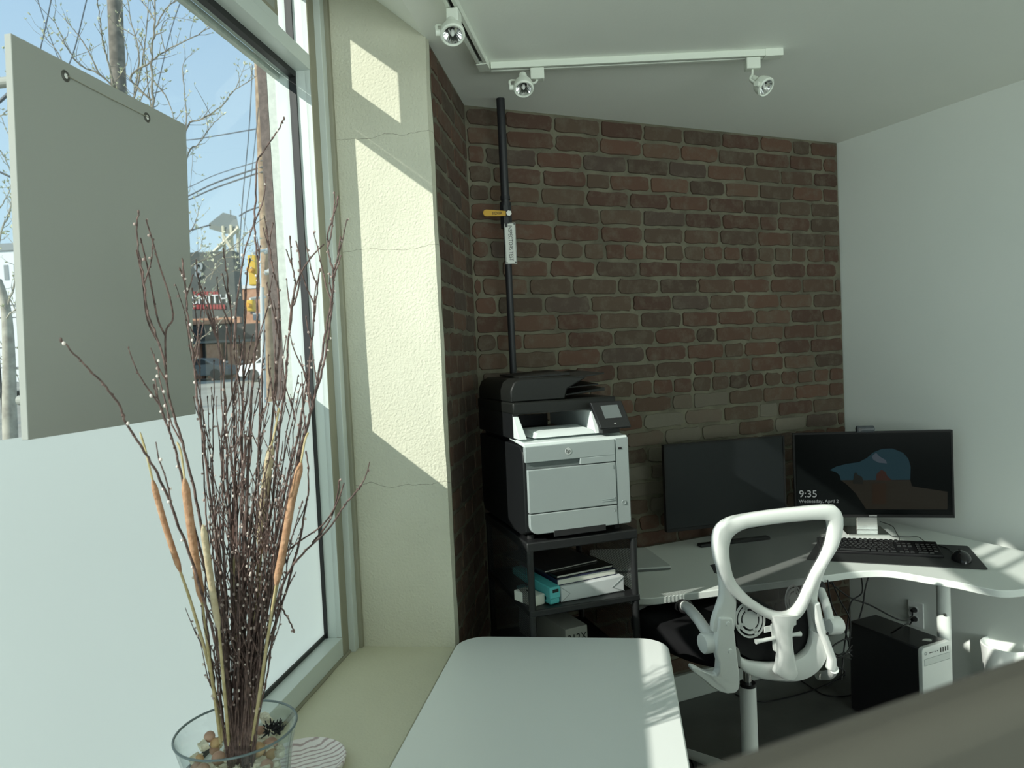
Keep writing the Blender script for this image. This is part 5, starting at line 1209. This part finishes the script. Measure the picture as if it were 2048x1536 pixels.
# sign building
fb = empty('sign_building', bpos(430, 755, 46), 'dark-fronted shop building with white lettering across the street, right of the board', 'building')
m = MB(); a, b, n_, zl, zt = fbox(m, 200, 474, 508, 770, 46, 1.2); wpart(m, 'wall', 'sign_building', fb)
fx = (b-a).normalized()
m = MB(); fbox(m, 200, 480, 640, 652, 45.6, .4); wpart(m, 'brick_band', 'orange_brick', fb)
m = MB(); fbox(m, 200, 540, 653, 683, 45.0, 1.0); wpart(m, 'awning', 'far_dark', fb)
m = MB(); fbox(m, 200, 545, 683, 688, 45.2, .8); wpart(m, 'awning_edge', 'far_grey', fb)
for x0, x1 in ((384, 402), (414, 444), (456, 478), (488, 512)):
    m = MB(); fbox(m, x0, x1, 688, 760, 45.5, .5); wpart(m, 'brick_pier', 'orange_brick', fb)
for x0, x1 in ((402, 414), (444, 456), (478, 488)):
    m = MB(); fbox(m, x0, x1, 688, 722, 45.8, .2); wpart(m, 'window', 'far_dark', fb)
    m = MB(); fbox(m, x0, x1, 722, 726, 45.7, .3); wpart(m, 'window_sill', 'far_white', fb)
tp_ = atd(384, 601, 45.9); text_obj('SMITH', 'sign_lettering', 'white_letter', tp_-n_*.05, fx, Z3, .78, fb, .02, sx=1.06)
for y0, y1, x1 in ((583, 591, 436), (609, 618, 452)):
    m = MB(); x = 386
    while x < x1: fbox(m, x, x+4.6, y0, y1, 45.9, .05); x += 6.6
    wpart(m, 'red_lettering', 'red_letter', fb)
m = MB(); fbox(m, 384, 409, 520, 575, 45.9, .08); wpart(m, 'poster', 'far_dark', fb)
m = MB(); mt2 = (-n_).to_track_quat('Z', 'Y').to_matrix().to_4x4()
for (x, y, r_) in ((397, 533, .28), (397, 548, .22)): pq = atd(x, y, 45.8); m.lathe([(r_*.45, 0), (r_*.45, .03), (r_, .03), (r_, 0)], 20, pq, mt2)
wpart(m, 'poster_emblem', 'far_grey', fb)
# brick building to the right
rb = empty('brick_building', bpos(505, 755, 52), 'orange brick building behind the wooden pole', 'building')
m = MB(); fbox(m, 474, 560, 575, 765, 52, 10); wpart(m, 'wall', 'orange_brick', rb)
m = MB(); fbox(m, 474, 560, 569, 576, 51.8, 10); wpart(m, 'cornice', 'far_white', rb)
for x in (482, 500, 540): m = MB(); fbox(m, x, x+9, 600, 628, 51.9, .3); wpart(m, 'window', 'far_dark', rb)
m = MB(); fbox(m, 506, 524, 626, 640, 51.0, .9); wpart(m, 'shop_sign', 'far_white', rb)
gb = empty('grey_building', bpos(560, 755, 40), 'tall blue-grey building half hidden by the brown outer pier', 'building')
m = MB(); fbox(m, 541, 640, 540, 770, 40, 8); wpart(m, 'wall', 'far_blue', gb)
m = MB(); fbox(m, 541, 640, 536, 541, 39.9, 8); wpart(m, 'parapet', 'far_grey', gb)
# steel platform on the roof
pl = empty('roof_platform', atd(445, 508, 47), 'weathered steel platform on braced legs above the dark shop building', 'rooftop structure')
m = MB(); pts = [(418, 447), (446, 425), (473, 432), (478, 455), (452, 457)]
m.prism([atd(x, y, 47+(1.5 if y < 440 else 0)) for x, y in pts], V((0, 0, -.35))); wpart(m, 'deck', mat('steel_grey', (.19, .21, .19), .8), pl)
for (x0, y0, x1, y1, d0, d1) in ((446, 452, 450, 510, 47, 47), (462, 450, 466, 512, 47, 47), (458, 440, 462, 512, 48.5, 48.5), (475, 452, 477, 512, 47, 47)):
    m = MB(); m.tube([atd(x0, y0, d0), atd(x1, y1, d1)], .10, 6); wpart(m, 'leg', mat('steel_cream', (.62, .57, .42), .7), pl)
for q in (((424, 508), (478, 456)), ((470, 508), (446, 470))):
    m = MB(); m.tube([atd(q[0][0], q[0][1], 46.8), atd(q[1][0], q[1][1], 46.8)], .12, 6); wpart(m, 'brace', 'steel_cream', pl)
m = MB(); m.tube([atd(461, 432, 48), atd(461, 420, 48)], .04, 6); wpart(m, 'mast', 'steel_grey', pl)
# poles
def pole(px, dep, r, label, mt_, name='utility_pole', extra=()):
    a = atd(px[0][0], px[0][1], dep); b = atd(px[1][0], px[1][1], dep); d = (b-a); k = (gz(b)-a.z)/d.z; base = a+d*k
    ro = empty(name, base, label, 'pole'); m = MB(); m.tube([base, a], [r*1.15, r*.9], 14); wpart(m, 'shaft', mt_, ro, smooth=60)
    return ro
pA = pole([(222, -160), (238, 190)], 12, .125, 'grey wooden utility pole rising behind the top of the board', 'pole_wood_grey')
m = MB(); m.tube([atd(150, -130, 12), atd(320, -135, 12)], .06, 6); wpart(m, 'crossarm', 'pole_wood_grey', pA)
pB = pole([(516, 60), (535, 600)], 18, .125, 'brown wooden utility pole standing between the trees and the window frame', 'pole_wood')
for q, r_ in ((((523, 166), (590, 163)), .05), (((528, 505), (590, 475)), .07), (((530, 548), (590, 508)), .06)):
    m = MB(); m.tube([atd(q[0][0], q[0][1], 17.9), atd(q[1][0], q[1][1], 17.9)], r_, 8); wpart(m, 'bracket_arm', 'galvanised', pB, smooth=50)
pC = pole([(524, 575), (527, 745)], 17, .055, 'thin pale metal pole just left of the brown wooden pole', 'galvanised', 'signal_pole')
for z0, z1, x0, x1, lb in ((438, 0, 0, 0, ''),): pass
def signal(x0, x1, y0, y1, dep, label, n):
    r = empty('traffic_light', atd((x0+x1)/2, y1, dep), label, 'traffic light')
    m = MB(); a, b, nn, zl, zt = fbox(m, x0, x1, y0, y1, dep, .22); wpart(m, 'housing', 'traffic_yellow', r, bevel=.02)
    for k in range(n):
        m = MB(); c = (a+b)/2 + V((0, 0, (zt-zl)*(k+.5)/n)); w = (b-a).length*.33; m.tube([c-nn*.01, c-nn*.18], [w, w*1.1], 14); wpart(m, 'visor', mat('visor_orange', (.70, .33, .03), .5) if k == n-1 else 'traffic_yellow', r, smooth=50)
signal(551, 560, 546, 585, 17, 'yellow three-lamp traffic light beside the brown outer pier', 3)
signal(496, 512, 510, 570, 17, 'large yellow traffic light housing seen from behind, left of the wooden pole', 1)
signal(493, 506, 600, 622, 17, 'small yellow signal box hanging low, left of the wooden pole', 1)
for q in (((504, 507), (530, 500)), ((500, 598), (530, 594)), ((530, 543), (556, 545))):
    m = MB(); m.tube([atd(q[0][0], q[0][1], 17.1), atd(q[1][0], q[1][1], 17.5 if q[1][0] < 540 else 17.1)], .035, 6); wpart(m, 'mast_arm', 'galvanised', pC, smooth=50)
# wires
def wire(px, dep, r, label):
    P_ = smooth_path([atd(x, y, d if isinstance(dep, list) else dep) for (x, y), d in zip(px, dep if isinstance(dep, list) else [dep]*len(px))], 5); m = MB(); m.tube(P_, r, 5)
    o = m.build('overhead_wire', 'wire_dark'); tag(o, label, 'wire')
wire([(108, -30), (92, 50), (78, 110), (60, 190)], 12, .010, 'thin wire slanting down at the upper left above the board')
wire([(66, -30), (90, 45), (112, 105), (150, 200)], 12.6, .008, 'thin wire crossing the other one at the upper left')
wire([(180, -30), (166, 30), (150, 95), (130, 150)], 12, .010, 'thin wire left of the grey pole above the board')
wire([(374, -30), (345, 50), (318, 160), (300, 240)], 12, .008, 'thin wire right of the grey pole above the board')
wire([(505, 130), (498, 260), (485, 400), (478, 520)], 17.5, .012, 'thin steep wire left of the brown pole')
wire([(517, 215), (505, 330), (490, 440), (482, 540)], 17.5, .010, 'second steep wire close to the brown pole')
wire([(340, 402), (376, 392), (430, 366), (520, 335), (560, 325)], [24, 22, 20, 17.9, 17], .022, 'upper of two heavy sagging cables right of the board')
wire([(340, 412), (376, 400), (430, 376), (520, 345), (560, 336)], [24, 22, 20, 17.9, 17], .022, 'lower of two heavy sagging cables right of the board')
wire([(340, 384), (376, 375), (430, 350), (520, 322), (560, 312)], [24, 22, 20, 17.9, 17], .012, 'thin cable just above the two heavy ones')
wire([(300, 282), (376, 280), (430, 272), (523, 256), (560, 250)], [24, 22, 20, 17.9, 17], .016, 'ribbed cable high to the right of the board')
wire([(340, 472), (376, 462), (420, 450)], 47, .05, 'cable ending at the left corner of the rooftop platform')
wire([(478, 432), (500, 420), (540, 408)], 47, .05, 'cable leaving the rooftop platform to the right')
wire([(-30, 330), (0, 344), (36, 361), (60, 372)], 8, .012, 'dark cable at the far left edge beside the board')
wire([(-30, 225), (0, 203), (28, 176), (60, 140)], 8, .020, 'pale pipe-like cable at the far left edge, high beside the board')
# left background
wb2 = empty('white_building', bpos(-20, 760, 34), 'low white building at the far left behind the trees', 'building')
m = MB(); fbox(m, -260, 60, 505, 770, 34, 8); wpart(m, 'wall', 'far_white', wb2)
m = MB(); fbox(m, -260, 62, 492, 506, 33.8, 8.4); wpart(m, 'roof', 'far_grey', wb2)
for x in (8, 28): m = MB(); fbox(m, x, x+9, 530, 560, 33.9, .3); wpart(m, 'window', 'far_grey', wb2)
fn = empty('mesh_fence', bpos(0, 760, 20), 'dark wire fence at the far left beyond the trees', 'fence')
for k in range(9):
    x = -120+k*22; m = MB(); a = atd(x, 612, 20); m.cyl((a.x, a.y, gz(a)), a, .03, 8); wpart(m, 'post', 'far_dark', fn)
m = MB()
for y in (615, 640, 700, 740): m.tube([atd(-120, y, 20), atd(56, y-6, 20)], .015, 5)
wpart(m, 'rails', 'far_dark', fn)
# cars
def car(x, y, dep, L_, ang, mt_, label):
    p = atd(x, y, dep); p.z = gz(p); d = az(ang); w = V((-d.y, d.x, 0)); r = empty('parked_car', p, label, 'car', None)
    prof = [(-.5, .15), (-.5, .42), (-.44, .5), (-.3, .53), (-.18, .78), (.16, .80), (.30, .56), (.46, .48), (.5, .38), (.5, .15)]
    m = MB(); m.prism([p+d*(u*L_)-w*.85+Z3*(z*L_*.38) for u, z in prof], w*1.7); wpart(m, 'body', mt_, r, bevel=.05)
    gp_ = [(-.27, .54), (-.17, .74), (.14, .76), (.25, .57)]
    for sgn in (-1, 1): m = MB(); m.prism([p+d*(u*L_)+w*(.852*sgn)+Z3*(z*L_*.38) for u, z in gp_], w*.01*sgn); wpart(m, 'side_window', 'far_dark', r)
    for u in (-.31, .31):
        for sgn in (-1, 1): m = MB(); c = p+d*(u*L_)+w*(.75*sgn)+Z3*.32; m.cyl(c, c+w*.12*sgn, .32, 18); wpart(m, 'wheel', 'far_dark', r)
car(402, 757, 43.3, 4.3, 118, mat('car_silver', (.16, .175, .17), .4), 'silver-grey car parked in front of the brick storefront')
car(572, 757, 38.5, 4.6, 118, 'far_white', 'white car partly hidden by the brown outer pier')

# ------------------------------------------------------------------ trees
noisy(mat('bark_pale', (.4, .38, .32), .9), (.30, .28, .23), (.48, .46, .38), 12); noisy(mat('bark_twig', (.2, .17, .13), .9), (.20, .17, .13), (.34, .30, .23), 20)
mat('leaf_bud', (.52, .52, .33), .8); mat('leaf_pale', (.60, .60, .44), .8)
def tree(label, trunk, branches, dep, seed, bark='bark_twig', dens=1.0, blabel=None):
    rg = random.Random(seed)
    b0 = atd(trunk[0][0], trunk[0][1], dep); base = V((b0.x, b0.y, gz(b0)))
    r = empty('street_tree', base, label, 'tree')
    m = MB(); tr_ = [base] + [atd(x, y, dep) for x, y in trunk]; P_ = smooth_path(tr_, 6); n_ = len(P_)
    m.tube(P_, [dep*.011*(1-.6*i/n_) for i in range(n_)], 10); wpart(m, 'trunk', 'bark_pale', r, smooth=60)
    mb = MB(); lf = MB()
    def leafy(p, d, size):
        for k in range(rg.randint(2, 4)):
            dr = (d*.7 + V((rg.uniform(-1, 1), rg.uniform(-1, 1), rg.uniform(-.2, 1)))*.8).normalized(); L_ = size*rg.uniform(.5, 1.2); sd2 = dr.cross(V((rg.uniform(-1, 1), rg.uniform(-1, 1), rg.uniform(-1, 1)))).normalized()*L_*.22
            th_ = dr.cross(sd2).normalized()*L_*.10
            q = [p, p+dr*L_*.5+sd2, p+dr*L_, p+dr*L_*.5-sd2]; v0 = [lf.bm.verts.new(x) for x in (q[0], q[1], q[2], q[3], p+dr*L_*.5+th_)]
            for f in ((0, 1, 4), (1, 2, 4), (2, 3, 4), (3, 0, 4), (0, 3, 2, 1)): lf.bm.faces.new([v0[i] for i in f])
    for px, w0 in branches:
        dd_ = rg.uniform(-.35, .35)*dep/5; n_ = len(px)
        P_ = smooth_path([atd(x, y, dep+dd_*i/n_) for i, (x, y) in enumerate(px)], 6); n_ = len(P_); r0 = w0/2/F_PX*dep
        P_ = [p + V((rg.uniform(-1, 1), rg.uniform(-1, 1), rg.uniform(-1, 1)))*r0*.5 for p in P_]
        mb.tube(P_, [r0*(1-.7*i/n_) for i in range(n_)], 6)
        for i in range(2, n_):
            d = (P_[i]-P_[i-1]).normalized()
            if rg.random() < .62*dens:
                s_ = (d*.6+V((rg.uniform(-1, 1), rg.uniform(-1, 1), rg.uniform(-.4, 1)))).normalized(); L_ = rg.uniform(.03, .11)*dep/4.5*(1.8 if rg.random() < .25 else 1)
                e1 = P_[i]+s_*L_*.5; s2 = (s_+Z3*.4+V((rg.uniform(-.4, .4), rg.uniform(-.4, .4), 0))).normalized(); e2 = e1+s2*L_*.5
                mb.tube([P_[i], e1, e2], [r0*.35, r0*.28, r0*.16], 4); leafy(e2, s2, .024*dep/4.5)
                if rg.random() < .5: leafy(e1, s_, .018*dep/4.5)
            elif rg.random() < .3: leafy(P_[i], d, .017*dep/4.5)
        leafy(P_[-1], (P_[-1]-P_[-2]).normalized(), .03*dep/4.5)
    wpart(mb, 'branches', bark, r)
    b = wpart(lf, 'leaf_buds', 'leaf_bud' if seed % 2 else 'leaf_pale', r); b['kind'] = 'stuff'
tree('budding street tree whose crown shows above the board', [(262, 900), (268, 620), (285, 400)], [
 ([(285, 400), (300, 300), (306, 215), (303, 130), (309, 40), (312, -60)], 7), ([(285, 400), (270, 250), (268, 190), (278, 110), (262, 40), (250, -40)], 5), ([(268, 195), (284, 130), (292, 60), (300, -30)], 4),
 ([(270, 300), (235, 190), (200, 150), (160, 130), (140, 105), (127, 80), (108, 42)], 4), ([(235, 190), (215, 120), (205, 80), (200, 40), (194, -10)], 4), ([(200, 150), (170, 90), (148, 60), (132, 40)], 3),
 ([(150, 200), (118, 110), (95, 80), (85, 62)], 2.5), ([(303, 200), (270, 170), (262, 150), (300, 125), (330, 102), (380, 78), (425, 52), (445, 42)], 4), ([(306, 160), (330, 190), (345, 225), (350, 250)], 3),
 ([(320, 300), (300, 200), (283, 90), (240, 50), (245, 10), (240, -30)], 3), ([(309, 60), (330, 20), (350, 2), (365, -20)], 3), ([(309, 40), (290, 10), (270, -20)], 3), ([(330, 102), (322, 60), (340, 35), (385, 42)], 2), ([(268, 230), (290, 180), (310, 150), (330, 145)], 2.5), ([(230, 240), (225, 180), (255, 120), (243, 60)], 2.5)], 4.6, 3, blabel=None)
tree('budding tree whose branches reach out right of the board', [(330, 900), (335, 650), (345, 500)], [
 ([(345, 420), (372, 262), (400, 240), (440, 215), (470, 180), (515, 152)], 4), ([(350, 430), (376, 308), (395, 290), (420, 255), (445, 230)], 3.5), ([(350, 400), (372, 250), (368, 180), (366, 130), (385, 105)], 3), ([(470, 180), (482, 150), (490, 130)], 2),
 ([(345, 500), (376, 470), (392, 440), (398, 415)], 2.5), ([(345, 560), (388, 530), (420, 515), (470, 490), (520, 440), (545, 432)], 3), ([(345, 600), (390, 590), (410, 560), (440, 530), (460, 500), (490, 490)], 3), ([(350, 760), (392, 688), (430, 655), (460, 620), (475, 600)], 3.5),
 ([(350, 560), (385, 510), (400, 500), (405, 480)], 2.5), ([(360, 640), (392, 600), (420, 590), (440, 560), (470, 540)], 2.5), ([(420, 560), (440, 520), (470, 515), (500, 520)], 2), ([(340, 330), (370, 318), (385, 300), (380, 380)], 2)], 5.2, 4)
tree('pale-barked tree at the far left edge of the window', [(22, 900), (18, 720), (12, 620), (-4, 560)], [
 ([(12, 620), (30, 560), (36, 470), (25, 400), (40, 300)], 5), ([(-4, 560), (-2, 480), (20, 420), (28, 380), (48, 360)], 5), ([(0, 300), (20, 340), (40, 420)], 3), ([(12, 640), (28, 620), (50, 610)], 4), ([(-20, 560), (20, 600), (50, 660)], 4), ([(-20, 700), (20, 730), (55, 745)], 3), ([(-20, 240), (10, 225), (30, 190)], 3), ([(-20, 440), (10, 400), (32, 350)], 3), ([(-30, 640), (10, 700), (50, 790)], 3), ([(-30, 180), (0, 230), (20, 270), (45, 240)], 2.5), ([(-30, 130), (10, 160), (26, 140), (30, 120)], 2.5)], 5.0, 7, bark='bark_pale')
